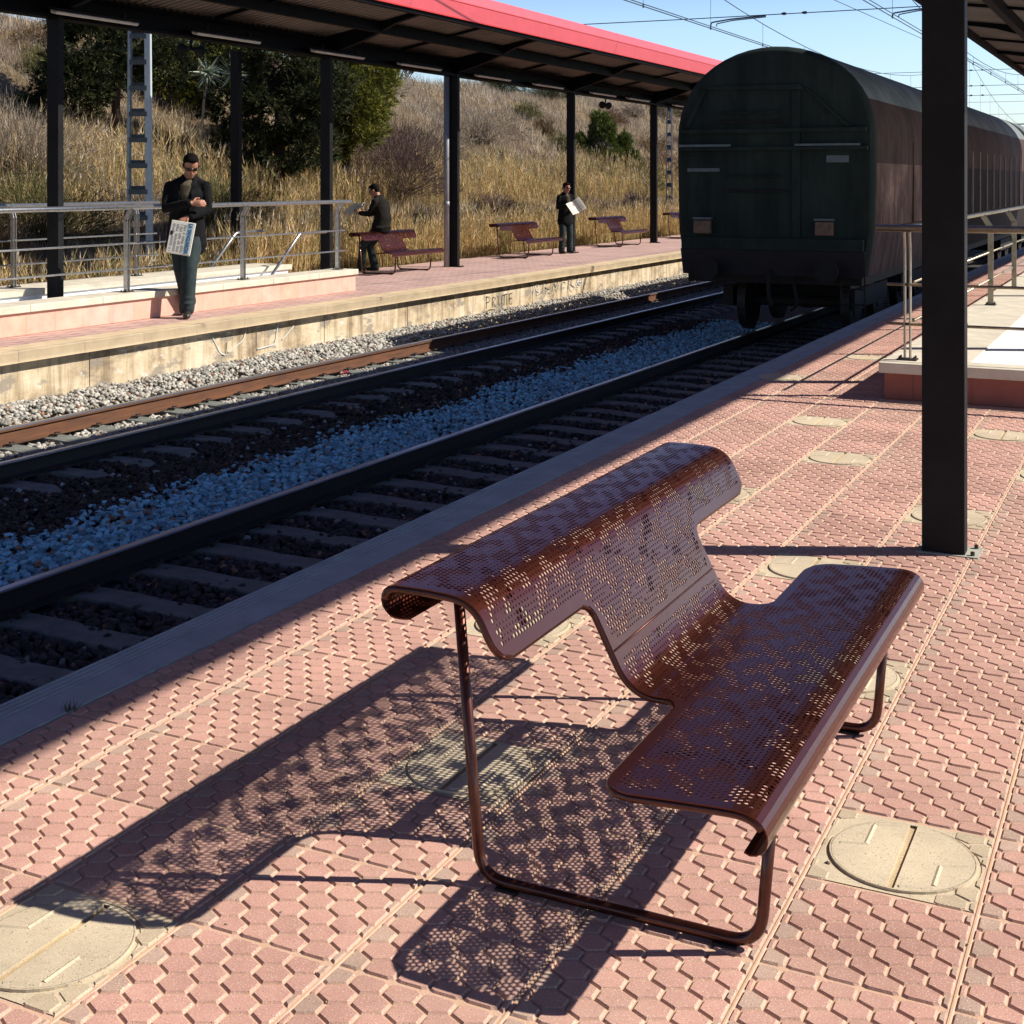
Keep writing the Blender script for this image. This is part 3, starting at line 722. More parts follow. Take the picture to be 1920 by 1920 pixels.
# ------------------------------------------------------------------ canopies
def canopy(label, xp, sg, posts, y0, y1, w_track, w_back, zedge, base_z, beam_drop=0, extra_post=None):
    """sg=+1: track side is +X (far platform); sg=-1 mirrored"""
    root = thing('platform_canopy', label, 'canopy', (xp, posts[0], 0))
    xt = xp+sg*w_track; xb = xp-sg*w_back
    zb, zt = zedge                                   # fascia bottom, top
    zc = 4.33                                        # sheet height over the posts
    def sheet_z(x):
        d = (x-xp)*sg
        return zc+(zb+.06-zc)*(d/w_track if d > 0 else -d/w_back)
    for y in posts:
        g = MB(); g.box(xp-.10, xp+.10, y-.052, y+.052, base_z, 4.02); po = g.build('post', M['steel_post'], root, bevel=.006)
        g = MB(); g.box(xp-.125, xp+.165, y-.075, y+.13, base_z, base_z+.012); g.build('base_plate', M['plate'] if sg < 0 else M['steel_dark'], po)
        g = MB()
        for u, v in ((.135, .1), (.135, -.04), (-.06, .105), (.06, .105)): g.tube([(xp+u, y+v, base_z+.012), (xp+u, y+v, base_z+.03)], .010, 6)
        g.build('anchor_bolt', M['bolt'], po)
    if extra_post:
        X, Y = extra_post; g = MB(); g.box(X-.09, X+.09, Y-.05, Y+.05, 0, 4.1); g.build('post', M['steel_post'], root, bevel=.006)
    # haunched rafters on every post
    for y in posts:
        g = MB(); prof = []
        n = 7
        lo = []
        for i in range(n+1):
            t = i/n; lo.append((w_track*.97*t, 4.02+(sheet_z(xp+sg*w_track*t)-.10-4.02)*min(1, t*1.35)**.8))
        for i in range(1, n+1):
            t = i/n; lo.insert(0, (-w_back*.97*t, 4.02+(sheet_z(xp-sg*w_back*t)-.10-4.02)*min(1, t*1.35)**.8))
        hi = [(u, sheet_z(xp+sg*u)-.015) for u, v in reversed(lo)]
        prof = lo+hi
        g.prism(prof, y-.05, y+.05, lambda u, v, t: (xp+sg*u, t, v)); g.build('rafter', M['steel_dark'], root)
    # long beams
    for nm, d, z0, z1, wd in (('main_beam', 0.0, 3.96, 4.30, .09), ('purlin', w_track*.52, None, .16, .06), ('edge_beam', w_track*.955, None, .10, .05), ('purlin', -w_back*.52, None, .16, .06)):
        x = xp+sg*d
        if z0 is None: z1_ = sheet_z(x)-.012; z0_ = z1_-z1-.02
        else: z0_, z1_ = z0, z1
        g = MB()
        if z0 is None: g.box(x-wd, x+wd, y0+.03, y1-.03, z0_, z1_)
        else:
            f = lambda u, v, t: (x+u, t, v)
            for k in range(len(posts)+1):
                ya = y0+.03 if k == 0 else posts[k-1]+.056; yb = y1-.03 if k == len(posts) else posts[k]-.056
                if yb > ya: g.prism([(-.11, z0), (.11, z0), (.11, z0+.04), (.02, z0+.06), (.02, z1-.05), (.11, z1-.03), (.11, z1), (-.11, z1), (-.11, z1-.03), (-.02, z1-.05), (-.02, z0+.06), (-.11, z0+.04)], ya, yb, f)
        g.build(nm, M['steel_dark'], root)
    # thin cross battens between rafters
    for i in range(len(posts)-1):
        for q in (1,):
            y = posts[i]+(posts[i+1]-posts[i])*q/2
            g = MB()
            for a, b in ((.12, w_track*.93), ):
                X0, X1 = xp+sg*a, xp+sg*b
                g.add([(X0, y-.03, sheet_z(X0)-.07), (X1, y-.03, sheet_z(X1)-.07), (X1, y+.03, sheet_z(X1)-.07), (X0, y+.03, sheet_z(X0)-.07),
                       (X0, y-.03, sheet_z(X0)-.02), (X1, y-.03, sheet_z(X1)-.02), (X1, y+.03, sheet_z(X1)-.02), (X0, y+.03, sheet_z(X0)-.02)], [(0, 1, 2, 3), (0, 4, 5, 1), (3, 2, 6, 7), (4, 7, 6, 5)])
            g.build('batten', M['steel_dark'], root)
    # ribbed sheet (ribs run across the platform)
    V = []; F = []; pit = .155; n = int((y1-y0)/pit); prof = [(0, 0), (.06, 0), (.075, .035), (.14, .035)]
    for k in range(n):
        for a, hgt in prof:
            y = y0+k*pit+a
            for x in (xb+sg*.03, xp, xt-sg*.02): V.append((x, y, sheet_z(x)+hgt))
    m = len(V)//3
    for i in range(m-1):
        for j in range(2): F.append((3*i+j, 3*i+j+1, 3*i+3+j+1, 3*i+3+j))
    g = MB(); g.v = V; g.f = F; g.mi = [0]*len(F); g.build('ribbed_ceiling', M['ceil'], root)
    g = MB()
    g.add([(xb, y0, sheet_z(xb)+.10), (xp, y0, sheet_z(xp)+.10), (xp, y1, sheet_z(xp)+.10), (xb, y1, sheet_z(xb)+.10)], [(0, 1, 2, 3)])
    g.add([(xp, y0, sheet_z(xp)+.10), (xt, y0, sheet_z(xt)+.10), (xt, y1, sheet_z(xt)+.10), (xp, y1, sheet_z(xp)+.10)], [(0, 1, 2, 3)]); g.build('roof_sheet', M['roof'], root)
    # red fascia, folded in two bands
    for xe, s in ((xt, sg), (xb, -sg)):
        g = MB(); f = lambda u, v, t: (xe+s*u, t, v); zm = zb+(zt-zb)*.56
        g.prism([(-.03, zb), (.0, zb-.01), (.045, zm-.006), (.02, zm-.006)], y0, y1, f)
        g.prism([(.0, zm+.012), (.045, zm+.012), (-.02, zt), (-.06, zt-.02)], y0, y1, f)
        fa = g.build('fascia', M['red'], root)
        g = MB(); g.prism([(.0, zm-.005), (.052, zm-.005), (.052, zm+.011), (.0, zm+.011)], y0, y1, f); g.build('fascia_bead', M['redline'], fa)
        g = MB(); g.prism([(-.032, zb-.03), (.004, zb-.03), (.004, zb-.012), (-.032, zb-.012)], y0, y1, f); g.build('fascia_drip', M['redline'], fa)
    for ye in (y0, y1):
        g = MB(); n = 8; L = [(xb+(xt-xb)*i/n) for i in range(n+1)]
        pr = [(x, sheet_z(x)-.05) for x in L]+[(x, sheet_z(x)+.2) for x in reversed(L)]
        g.prism(pr, ye-.02, ye+.02, lambda u, v, t: (u, t, v)); g.build('end_fascia', M['red'], root)
    return root
FP = [1.2, 7.6, 13.95, 20.5, 25.3, 31.45, 37.5, 43.6, 49.8, 56.0]
can1 = canopy('far platform canopy with bright red fascia and dark steel posts', -13.5, 1, FP, -3, 60, 2.1, .45, (4.69, 5.15), 0, extra_post=(-15.05, 19.95))
can2 = canopy('near platform canopy overhead, its dark post standing behind the big bench', -1.0, -1, [-5.5, .7, 6.92, 13.1, 19.3, 25.5, 31.7, 37.9], -9, 42, 2.62, 2.79, (4.62, 4.82), -.007)
# grey downpipe on the far canopy
g = MB(); g.tube([(-13.62, 25.18, 0), (-13.62, 25.18, 4.0)], .060, 12); g.tube([(-13.62, 25.18, 1.25), (-13.62, 25.18, 1.36)], .068, 12); g.build('downpipe', M['pipe'], can1, smooth=True)
# loudspeakers
def lamps():
    Ys = [(7.5, 9.2), (10.6, 12.3), (13.67, 15.31), (16.52, 18.26), (19.73, 21.36), (22.59, 24.33), (25.95, 27.4), (28.71, 30.48), (32.4, 33.7), (34.65, 36.6), (38.8, 40.05), (41.0, 42.7)]
    ordn = ['first', 'second', 'third', 'fourth', 'fifth', 'sixth', 'seventh', 'eighth', 'ninth', 'tenth', 'eleventh', 'twelfth']
    proto = None
    k = 0
    for a, b in Ys[2:11]:
        if proto is None:
            o = thing('tube_light', '', 'light fixture', (0, 0, 0), 0, 'tube lights under the far canopy'); proto = o
            g = MB(); f = lambda u, v, t: (u, t, v)
            g.prism([(-.075, 0), (-.055, -.05), (.055, -.05), (.075, 0)], -.80, .80, f); g.build('diffuser', M['lampbody'], o, local=True, bevel=.02)
            g = MB(); g.prism([(-.09, .002), (.09, .002), (.07, .035), (-.07, .035)], -.82, .82, f); g.box(-.02, .02, -.55, -.51, .036, .09); g.box(-.02, .02, .51, .55, .036, .09); g.build('housing', M['steel_post'], o, local=True)
        else: o = tree_copy(proto)
        o.location = (-13.28, (a+b)/2, 4.045); o.rotation_euler = (0, math.radians(14), 0)
        o['label'] = 'long tube light under the far canopy beam, %s of nine from the left' % ordn[k]; k += 1
lamps()
def speaker(y, lab):
    o = thing('loudspeaker', lab, 'loudspeaker', (-13.6, y, 3.88), 0, 'loudspeakers under the far canopy')
    for s in (-1, 1):
        g = MB(); n = 12; pts = [(-13.6, y+s*.03, 3.82), (-13.6, y+s*.12, 3.81), (-13.6, y+s*.22, 3.79)]
        g.tube(pts, [.03, .045, .10], n); g.build('horn', M['steel_post'], o, smooth=True)
    g = MB(); g.tube([(-13.6, y, 3.82), (-13.6, y, 3.96)], .018, 6); g.build('bracket', M['steel_dark'], o)
speaker(16.9, 'twin horn loudspeaker hanging under the canopy beam above the walking man')
speaker(34.0, 'twin horn loudspeaker hanging under the canopy beam near the train')

# ------------------------------------------------------------------ ramps and handrails
rp = thing('ramp_block', 'pink faced ramp with cream cap along the far platform, in front of the hill', 'ramp', (-12.3, 15, 0))
g = MB(); g.box(-12.40, -12.03, 0, 19.12, -.003, .262); g.build('pink_wall', M['pinkwall'], rp, bevel=.006)
y = 0
g = MB(); 
while y < 19.1: g.box(-12.47, -11.99, y+.0015, min(y+1.2, 19.15)-.0015, .264, .352); y += 1.2
g.build('cream_cap', M['cream'], rp, bevel=.008)
g = MB(); g.add([(-13.72, 0, .20), (-12.471, 0, .20), (-12.471, 19.1, .10), (-13.72, 19.1, .10), (-13.72, 0, -.003), (-12.471, 0, -.003), (-12.471, 19.1, -.003), (-13.72, 19.1, -.003)],
              [(0, 1, 2, 3), (0, 4, 5, 1), (1, 5, 6, 2), (2, 6, 7, 3), (3, 7, 4, 0)]); g.build('ramp_floor', M['white'], rp)
g = MB(); g.box(-14.45, -13.725, 0, 19.65, -.003, .262); g.build('back_wall', M['white'], rp)
g = MB(); g.box(-14.50, -13.69, 0, 19.72, .264, .352); g.build('back_cap', M['cream'], rp, bevel=.008)
def railing(label, name_mat, p0, p1, posts, zb, kink, ext=.25, grp='handrails'):
    """straight handrail from p0 to p1 (xy) with posts at parameters, kink = xy offset of top rail"""
    r = thing('handrail', label, 'handrail', (p0[0], p0[1], zb), 0, grp)
    P0, P1 = Vector((*p0, 0)), Vector((*p1, 0)); D = (P1-P0).normalized(); K = Vector((*kink, 0)); H = 1.10
    mt = M[name_mat]
    a, b = P0-D*ext, P1+D*ext
    g = MB(); g.tube([a+K*.09+Vector((0, 0, zb+H)), b+K*.09+Vector((0, 0, zb+H))], .031, 12); g.build('top_rail', mt, r, smooth=True)
    for hz in (.63, .30):
        g = MB(); g.tube([a+D*.08+K*.02+Vector((0, 0, zb+hz)), b-D*.08+K*.02+Vector((0, 0, zb+hz))], .0125, 8); g.build('rod', mt, r, smooth=True)
    for t in posts:
        q = P0+D*t; g = MB()
        for s in (-1, 1):
            off = D*s*.022
            pr = [q+off+Vector((0, 0, zb+.012)), q+off+Vector((0, 0, zb+.93)), q+off+K*.085+Vector((0, 0, zb+1.07))]
            for i in range(2):
                A, B = pr[i], pr[i+1]; c = (A+B)/2; d = (B-A); zax = d.normalized(); xax = D; yax = zax.cross(xax).normalized()
                R = Matrix((xax, yax, zax)).transposed(); g.obox(c, (.012, .06, d.length+.006), R)
        po = g.build('post', mt, r)
        g = MB(); R = Matrix((D, D.cross(Vector((0, 0, 1))), Vector((0, 0, 1)))).transposed(); g.obox(q+Vector((0, 0, zb+.007)), (.16, .12, .012), R); g.build('base_plate', M['bolt'], po)
        g = MB()
        for u in (-.06, .06):
            for v in (-.04, .04):
                c = q+D*u+D.cross(Vector((0, 0, 1)))*v; g.tube([c+Vector((0, 0, zb+.012)), c+Vector((0, 0, zb+.035))], .008, 6)
        g.build('bolt', M['bolt'], po)
    return r
railing('front stainless handrail of the far ramp, passing behind the walking man', 'chrome', (-12.22, 4.0), (-12.22, 18.88), [0, 2.45, 4.95, 7.4, 9.89, 12.36, 14.88], .352, (1, 0))
railing('rear stainless handrail of the far ramp, close to the dry grass', 'chrome', (-14.15, 4.0), (-14.15, 16.6), [0, 2.45, 4.9, 7.35, 9.85, 12.3], .352, (-.5, 0))
for X, Y, lab in ((-14.6, 18.4, 'sloping steel stair rail at the end of the far ramp, the left one'), (-13.35, 18.5, 'sloping steel stair rail at the end of the far ramp, the right one')):
    g = MB(); g.tube(fillet([(X, Y, .12), (X, Y+.95, .89), (X, Y+1.75, .90)], .06, 4), .026, 10); tag(g.build('stair_rail', M['chrome'], smooth=True), lab, 'stair rail', 'stair rails')
rp2 = thing('ramp_block', 'red faced ramp with cream cap on the near platform behind the dark post', 'ramp', (-1.9, 12, 0))
g = MB(); g.box(-2.15, 6, 11.56, 40, -.006, .212); g.build('red_wall', M['redwall'], rp2, bevel=.006)
g = MB(); g.box(-2.19, -1.50, 11.85, 40, .214, .300); g.box(-2.19, 6, 11.52, 11.848, .214, .300); g.build('cream_cap', M['cream'], rp2, bevel=.008)
g = MB(); g.add([(-1.498, 11.851, .294), (6, 11.851, .294), (6, 40, .16), (-1.498, 40, .16)], [(0, 1, 2, 3)])
g.add([(-1.498, 11.851+.0, .2145), (6, 11.851, .2145), (6, 11.852, .293), (-1.498, 11.852, .293)], [(0, 1, 2, 3)]); 
g.v = [(v[0], v[1], v[2]+.0) for v in g.v]; g.build('ramp_floor', M['white'], rp2)
M['brass'] = simple('tinted_steel_rail', (.34, .30, .22), (.24, .20, .14), .38, .8, sc=12)
railing('handrail across the front of the near ramp, seen on both sides of the dark post', 'brass', (-2.0, 11.78), (3.6, 11.78), [0, 2.75, 5.5], .300, (0, -.4))
railing('handrail along the track side of the near ramp, receding toward the train', 'brass', (-1.98, 12.1), (-1.98, 34.5), [2.7+.03, 5.3, 8.0, 10.7, 13.4, 16.1, 18.8, 21.5], .300, (-1, 0), ext=.1)

# ------------------------------------------------------------------ lattice masts and overhead wires
def mast(X, Y, label, H=8.2, zb=-.1, ws=1.):
    r = thing('lattice_mast', label, 'mast', (X, Y, zb), 0, 'catenary masts')
    d = Vector((.9012, .4334, 0)); wdt = .19*ws
    for s in (-1, 1):
        g = MB(); n = 1
        b0 = Vector((X, Y, zb))+d*s*wdt; t0 = Vector((X, Y, H))+d*s*.125*ws
        ax = (t0-b0).normalized(); R = Matrix((d, ax.cross(d), ax)).transposed()
        q_ = Vector((-.4334, .9012, 0)); L_ = (t0-b0).length; m_ = (b0+t0)/2
        g.obox(m_-q_*.052, ((.095 if s > 0 else .045)*ws, .010, L_), R); g.obox(m_+q_*.052, (.06*ws, .010, L_), R); g.obox(m_+d*s*(.050 if s > 0 else .020)*ws, (.010, .095, L_), R)
        g.build('upright', M['galv_pale'] if s > 0 else M['galv'], r)
    z = zb+.35; k = 0
    while z < H-.1:
        hw = wdt+(.125*ws-wdt)*(z-zb)/(H-zb)
        for s in (-1, 1):
            g = MB(); c = Vector((X, Y, z+(.0 if s < 0 else .06)))+Vector((-.4334, .9012, 0))*.058*s
            g.obox(c, (hw*2-.02, .008, .085), Matrix((d, Vector((-.4334, .9012, 0)), Vector((0, 0, 1)))).transposed()); g.build('rung', M['rungs'], r)
        z += .45; k += 1
    return r
mast(-16.2, 18.72, 'galvanised lattice mast standing behind the walking man')
mast(-16.2, 46.6, 'galvanised lattice mast far off beside the train', 4.9, ws=.55)
def wire(label, pts, r=.012, mat='wire', name='overhead_wire', grp='overhead wires'):
    g = MB(); g.tube(pts, r, 5); return tag(g.build(name, M[mat]), label, 'wire', grp)
def cat_line(x, zc, lab, z_mid, ymid, y0, y1):
    wr = thing('contact_wire', lab, 'wire', (x, 30, zc), 0, 'overhead contact lines')
    g = MB(); g.tube([(x, y0, zc), (x, y1, zc)], .011, 5); g.build('contact_wire', M['wire'], wr)
    g = MB(); g.tube([(x+.10, y0, zc+.01), (x+.06, y1, zc+.01)], .010, 5); g.build('contact_wire', M['wire'], wr)
    def mz(y):
        L = 58.; d = ((y-ymid+L/2) % L)-L/2; return z_mid+.0030*d*d
    g = MB(); n = 90; g.tube([(x, y0+(y1-y0)*i/n, mz(y0+(y1-y0)*i/n)) for i in range(n+1)], .011, 5); g.build('messenger_wire', M['wire'], wr)
    y = y0
    while y < y1:
        g = MB(); g.tube([(x, y, zc), (x, y, mz(y))], .0045, 4); g.tube([(x, y, zc-.03), (x, y, zc+.05)], .018, 5); g.build('dropper', M['wire'], wr); y += 4.3
cat_line(-9.25, 5.17, 'contact line with droppers above the far track', 5.45, 43, -5, 190)
cat_line(-5.3, 5.22, 'contact line with droppers above the near track and the train', 5.42, 44, -5, 190)
for y, hs, lab in ((29.4, (5.42,), 'cross-span wire nearest the camera, over the wagon roof'), (60, (5.35, 5.75, 6.4), 'cross-span wires farther off right of the dark post'), (92, (5.4, 6.0, 6.8), 'most distant cross-span wires over the end of the train')):
    r = thing('cross_span', lab, 'wire', (-8, y, 5.4), 0, 'cross-span wires')
    for z in hs:
        g = MB(); g.tube([(-16, y, z), (-10, y, z-.02), (-4, y, z-.01), (3, y, z+.05)], .011, 5); g.build('span_wire', M['wire'], r)
        for X in (-7.6, -7.15, -12.5, -2.2, -2.6):
            g = MB(); g.tube([(X-.07, y, z-.01), (X-.02, y, z-.01), (X+.02, y, z-.01), (X+.07, y, z-.01)], [.012, .032, .032, .012], 8); g.build('insulator', M['insul'], r, smooth=True)
    for X in (-9.25, -5.3):
        z = hs[0]
        g = MB(); g.tube(fillet([(X, y, 5.19), (X, y+.02, 5.30), (X+.45, y, z-.07), (X+1.25, y, z-.03)], .05, 4), .017, 6); g.tube(fillet([(X+.12, y+.05, 5.21), (X+.12, y+.05, 5.27), (X+.5, y, z-.1), (X+1.25, y, z-.06)], .05, 4), .012, 6); g.build('steady_arm', M['wire'], r)
wire('thin feeder wire running over the tracks high above the train', [(-7.4, -2, 6.6), (-7.2, 30, 6.0), (-7.0, 60, 6.5), (-6.9, 120, 6.2)], .009)

# ------------------------------------------------------------------ train
def wagon(label, y0, L, first, dark):
    root = thing('hopper_wagon', label, 'wagon', (-5.32, y0+L/2, -.55), 0, 'wagons of the freight train')
    XC = -5.32; HW = 1.49
    def sect(inset=0.):
        P = []; hw = HW-inset
        P += [(-hw+.12, .42+inset), (-hw+.02, 1.05), (-hw, 2.05), (-hw, 2.42)]
        n = 24
        for i in range(1, n):
            a = PI*(1-i/n); P.append((hw*math.cos(a)*(1-.0*abs(math.sin(a))), 2.42+(1.36-inset)*math.sin(a)**.92))
        P += [(hw, 2.42), (hw, 2.05), (hw-.02, 1.05), (hw-.12, .42+inset)]
        return P
    f = lambda u, v, t: (XC+u, t, v)
    S = sect()
    ms = [M['wag_dark'] if dark else M['wag_side'], M['wag_roof'], M['wag_end'], M['wag_dark'] if dark else M['wag_low'], M['wag_brown']]
    g = MB(); n = len(S)
    ya, yb = y0, y0+L
    # sides + roof with rounded transition to the end
    S2 = sect(.07)
    rings = [(ya, S2), (ya+.035, sect(.025)), (ya+.11, S), (yb-.11, S), (yb-.035, sect(.025)), (yb, S2)]
    vs = []
    for y, P in rings: vs += [(XC+u, y, v) for u, v in P]
    fs = []; mi = []
    for i in range(len(rings)-1):
        for k in range(n):
            k2 = (k+1) % n; fs.append((i*n+k, (i+1)*n+k, (i+1)*n+k2, i*n+k2))
            if k in (0, n-2, n-1): m_ = 3
            elif k in (1, n-3): m_ = 0
            elif k < 6 or k > n-8: m_ = 4
            else: m_ = 1
            if i in (0, 1, 3, 4): m_ = 2
            mi.append(m_)
    g.v = vs; g.f = fs; g.mi = mi
    o = g.build('body', ms, root)
    o.data.polygons.foreach_set('use_smooth', [True]*len(o.data.polygons)); e = o.modifiers.new('e', 'EDGE_SPLIT'); e.split_angle = math.radians(35)
    # ends
    for y, s in ((ya, 1), (yb, -1)):
        g = MB(); g.prism(S2, y-.004*s, y+.05*s, f); en = g.build('end_panel', M['wag_end'], root)
        if s == 1 and first:
            yf = y-.004
            g = MB()
            g.prism([(-1.05, 3.16), (-.98, 3.20), (.42, 3.20), (.50, 3.12)], yf-.05, yf-.001, f)           # upper frame lintel
            A = [(.46, 3.18), (.53, 3.14), (1.16, 2.58), (1.10, 2.55)]
            g.prism(A, yf-.05, yf-.0012, f)
            A = [(-.98, 3.18), (-1.05, 3.14), (-1.33, 2.62), (-1.27, 2.58)]; g.prism(A, yf-.05, yf-.0012, f)
            g.prism([(.30, .6), (.42, .6), (.42, 3.11), (.30, 3.11)], yf-.035, yf-.0015, f)
            g.prism([(-1.40, 2.50), (1.38, 2.50), (1.38, 2.56), (-1.40, 2.56)], yf-.08, yf-.001, f)
            g.prism([(-1.42, 2.24), (1.40, 2.24), (1.40, 2.29), (-1.42, 2.29)], yf-.10, yf-.001, f)
            g.prism([(-1.36, .78), (1.34, .78), (1.34, .95), (-1.36, .95)], yf-.12, yf-.001, f)
            g.build('end_frame', M['wag_end'], en)
            g = MB(); g.prism([(-1.34, .40), (1.34, .40), (1.36, .775), (-1.38, .775)], yf-.10, yf-.001, f); g.build('buffer_beam', M['under'], root)
            for z, a, b in ((2.80, -.78, .14), (2.66, -.78, .14), (1.64, -.66, .20), (1.86, -.66, .14)):
                g = MB(); g.tube(fillet([(XC+a, yf, z), (XC+a, yf-.09, z), (XC+b, yf-.09, z), (XC+b, yf, z)], .03, 3), .016, 6); g.build('grab_bar', M['under'] if z in (2.66, 1.64) else M['wag_end'], en)
            for (a, b, z, h, mt) in ((.80, 1.12, 2.06, .10, 'pale_plate'), (-1.30, -.80, 1.93, .05, 'pale_plate'), (-1.42, -.6, 2.30, .035, 'pale_plate'), (.36, 1.30, 2.30, .03, 'pale_plate')):
                g = MB(); g.box(XC+a, XC+b, yf-.108, yf-.0018-.09*(z > 2.2), z, z+h) if z > 2.2 else g.box(XC+a, XC+b, yf-.012, yf-.0018, z, z+h); g.build('plate', M[mt], en)
            for a in (-1.05, .78):
                g = MB(); g.box(XC+a-.13, XC+a+.13, yf-.10, yf-.0018, 1.0, 1.20); lp = g.build('tail_lamp', M['lamp_plate'], en, bevel=.015)
                g = MB(); g.box(XC+a-.14, XC+a+.14, yf-.11, yf-.0018, 1.215, 1.245); g.build('lamp_hood', M['pale_plate'], lp)
            for a in (-.88, .88):
                g = MB(); g.tube([(XC+a, yf+.05, .50), (XC+a, yf-.35, .50)], .09, 14); g.tube([(XC+a, yf-.35, .50), (XC+a, yf-.385, .50)], .17, 20); g.build('buffer', M['buffer'], root)
            g = MB(); g.tube(fillet([(XC, yf, .48), (XC, yf-.18, .46), (XC, yf-.22, .15), (XC+.06, yf-.25, -.02)], .08, 4), .03, 8); g.build('coupling_hook', M['buffer'], root)
            g = MB(); g.tube(fillet([(XC+.35, yf+.05, .40), (XC+.35, yf-.14, .34), (XC+.42, yf-.16, .0), (XC+.30, yf-.1, -.1)], .08, 4), .022, 8); g.build('brake_hose', M['buffer'], root)
            g = MB()
            for a in (1.02, 1.36): g.tube([(XC+a, yf-.07, -.05), (XC+a, yf-.07, .76)], .014, 6)
            for q in range(4): g.tube([(XC+1.02, yf-.07, .02+q*.22), (XC+1.36, yf-.07, .02+q*.22)], .012, 6)
            g.build('step_ladder', M['under'], root)
    # vertical ribs on the sides
    y = ya+(1.0 if dark else 3.2)
    while y < yb-.5:
        for sx in (-1, 1):
            g = MB(); g.box(XC+sx*HW-.02, XC+sx*(HW)+.02, y-.035, y+.035, 1.06, 2.41); g.build('side_rib', M['rivet'] if dark else M['wag_side'], root)
        y += 1.25 if dark else 3.6
    # skirts, frame, bogies
    g = MB(); g.box(XC-1.30, XC+1.30, ya+.02, yb-.02, .28, .418); g.build('underframe', M['under'], root)
    for yc in (ya+2.2, yb-2.2):
        g = MB(); g.box(XC-1.02, XC-.86, yc-1.3, yc+1.3, -.15, .15); g.box(XC+.86, XC+1.02, yc-1.3, yc+1.3, -.15, .15); g.box(XC-1.0, XC+1.0, yc-.25, yc+.25, -.1, .27); bo = g.build('bogie', M['under'], root)
        for dy in (-.9, .9):
            for sx in (-.80, .80):
                g = MB(); X = XC+sx+.08; g.tube([(X-.065, yc+dy, -.08), (X+.065, yc+dy, -.08)], .46, 28); g.tube([(X-.075-(0 if sx < 0 else 0), yc+dy, -.08), (X+.08, yc+dy, -.08)], .2, 16); g.build('wheel', M['rail_dark'], bo)
            g = MB(); g.tube([(XC-.8, yc+dy, -.08), (XC+.9, yc+dy, -.08)], .08, 10); g.build('axle', M['under'], bo)
    return root
wagon('tall round-roofed freight wagon with dark green end facing the camera', 19.9, 8.3, True, False)
wagon('dark ribbed freight wagon coupled ahead of the green-ended one', 29.4, 14.2, False, True)
wagon('brown freight wagon at the far visible end of the train', 44.9, 14.2, False, False)

# ------------------------------------------------------------------ hillside, grass, reeds, trees
def hz(x, y):
    x = np.asarray(x, float); y = np.asarray(y, float)
    t = np.clip((-16.2-x)/13.8, 0, 1); base = -.12+6.45*(t*t*(3-2*t)*.25+t*.75)
    bumpy = .30*vnoise(x, y, .55, 3)+.16*vnoise(x, y, 1.4, 5)+.08*vnoise(x, y, 3.3, 8)
    z = base+bumpy*np.clip((-15.6-x)/3, 0, 1)+.25*np.sin(y*.09)*t
    return z-np.clip((-31-x)/60, 0, 4)*1.2
def hillmesh():
    xs = np.concatenate([np.linspace(-14.76, -34, 90), np.linspace(-35, -60, 12), np.linspace(-80, -400, 8)]); ys = np.concatenate([np.linspace(-5, 70, 190), np.linspace(71, 140, 60), np.linspace(150, 900, 40)])
    X, Y = np.meshgrid(xs, ys, indexing='ij'); Z = hz(X, Y); V = np.stack([X.ravel(), Y.ravel(), Z.ravel()], 1); a, b = X.shape
    i, j = np.meshgrid(np.arange(a-1), np.arange(b-1), indexing='ij'); q = (i*b+j).ravel()
    F = np.stack([q, q+b, q+b+1, q+1], 1); o = npmesh('hillside', V, F[:, ::-1], M['hill'], smooth=True); tag(o, kind='structure')
hillmesh()
PAL = np.array([(.47, .36, .20), (.55, .45, .30), (.40, .30, .18), (.50, .43, .34), (.34, .26, .20), (.44, .39, .32), (.33, .31, .15)])
def grass():
    parts = []
    for (x0, x1, y0, y1, dens, l0, l1, wd) in ((-21, -15.4, 10, 45, 420, .16, .5, .013), (-31, -21, 14, 48, 300, .18, .5, .017), (-31, -15.4, 45, 75, 150, .2, .55, .026), (-32, -15.4, 75, 125, 45, .3, .7, .05)):
        n = int((x1-x0)*(y1-y0)*dens); x = RNG.uniform(x0, x1, n); y = RNG.uniform(y0, y1, n); z = hz(x, y)
        cl = vnoise(x, y, 1.9, 11)+.6*vnoise(x, y, 5.3, 4); keep = RNG.random(n) < np.clip(.62+.5*cl, .1, 1); x, y, z, cl = x[keep], y[keep], z[keep], cl[keep]; n = len(x)
        D = np.stack([RNG.normal(0, .42, n), RNG.normal(0, .42, n), np.ones(n)], 1); D = norm(D)
        L = RNG.uniform(l0, l1, n)*(1+.35*cl)
        zone = vnoise(x, y, .45, 6)+.4*vnoise(x, y, 1.3, 9)
        up = np.clip((-x-20)/8, 0, 1)
        ci = np.where(zone > .35, 0, np.where(zone > 0, 1, np.where(zone > -.35, 3, 4))); ci = np.where(RNG.random(n) < .3, RNG.integers(0, len(PAL), n), ci)
        C = PAL[ci]*RNG.uniform(.5, 1.3, n)[:, None]*np.clip(.85+.55*vnoise(x, y, .8, 21)+.35*vnoise(x, y, 2.7, 5), .35, 1.3)[:, None]; C = C*(1-.5*up[:, None])+np.array((.42, .36, .29))*.5*up[:, None]*RNG.uniform(.5, 1.3, n)[:, None]
        parts.append(blades(np.stack([x, y, z-.03], 1), D, L, np.full(n, wd)*RNG.uniform(.6, 1.4, n), C))
    V, F, C = cat(parts); tag(npmesh('dry_grass', V, F, M['blade'], C), 'dry tan grass covering the hillside behind the far platform', 'grass', kind='stuff')
grass()
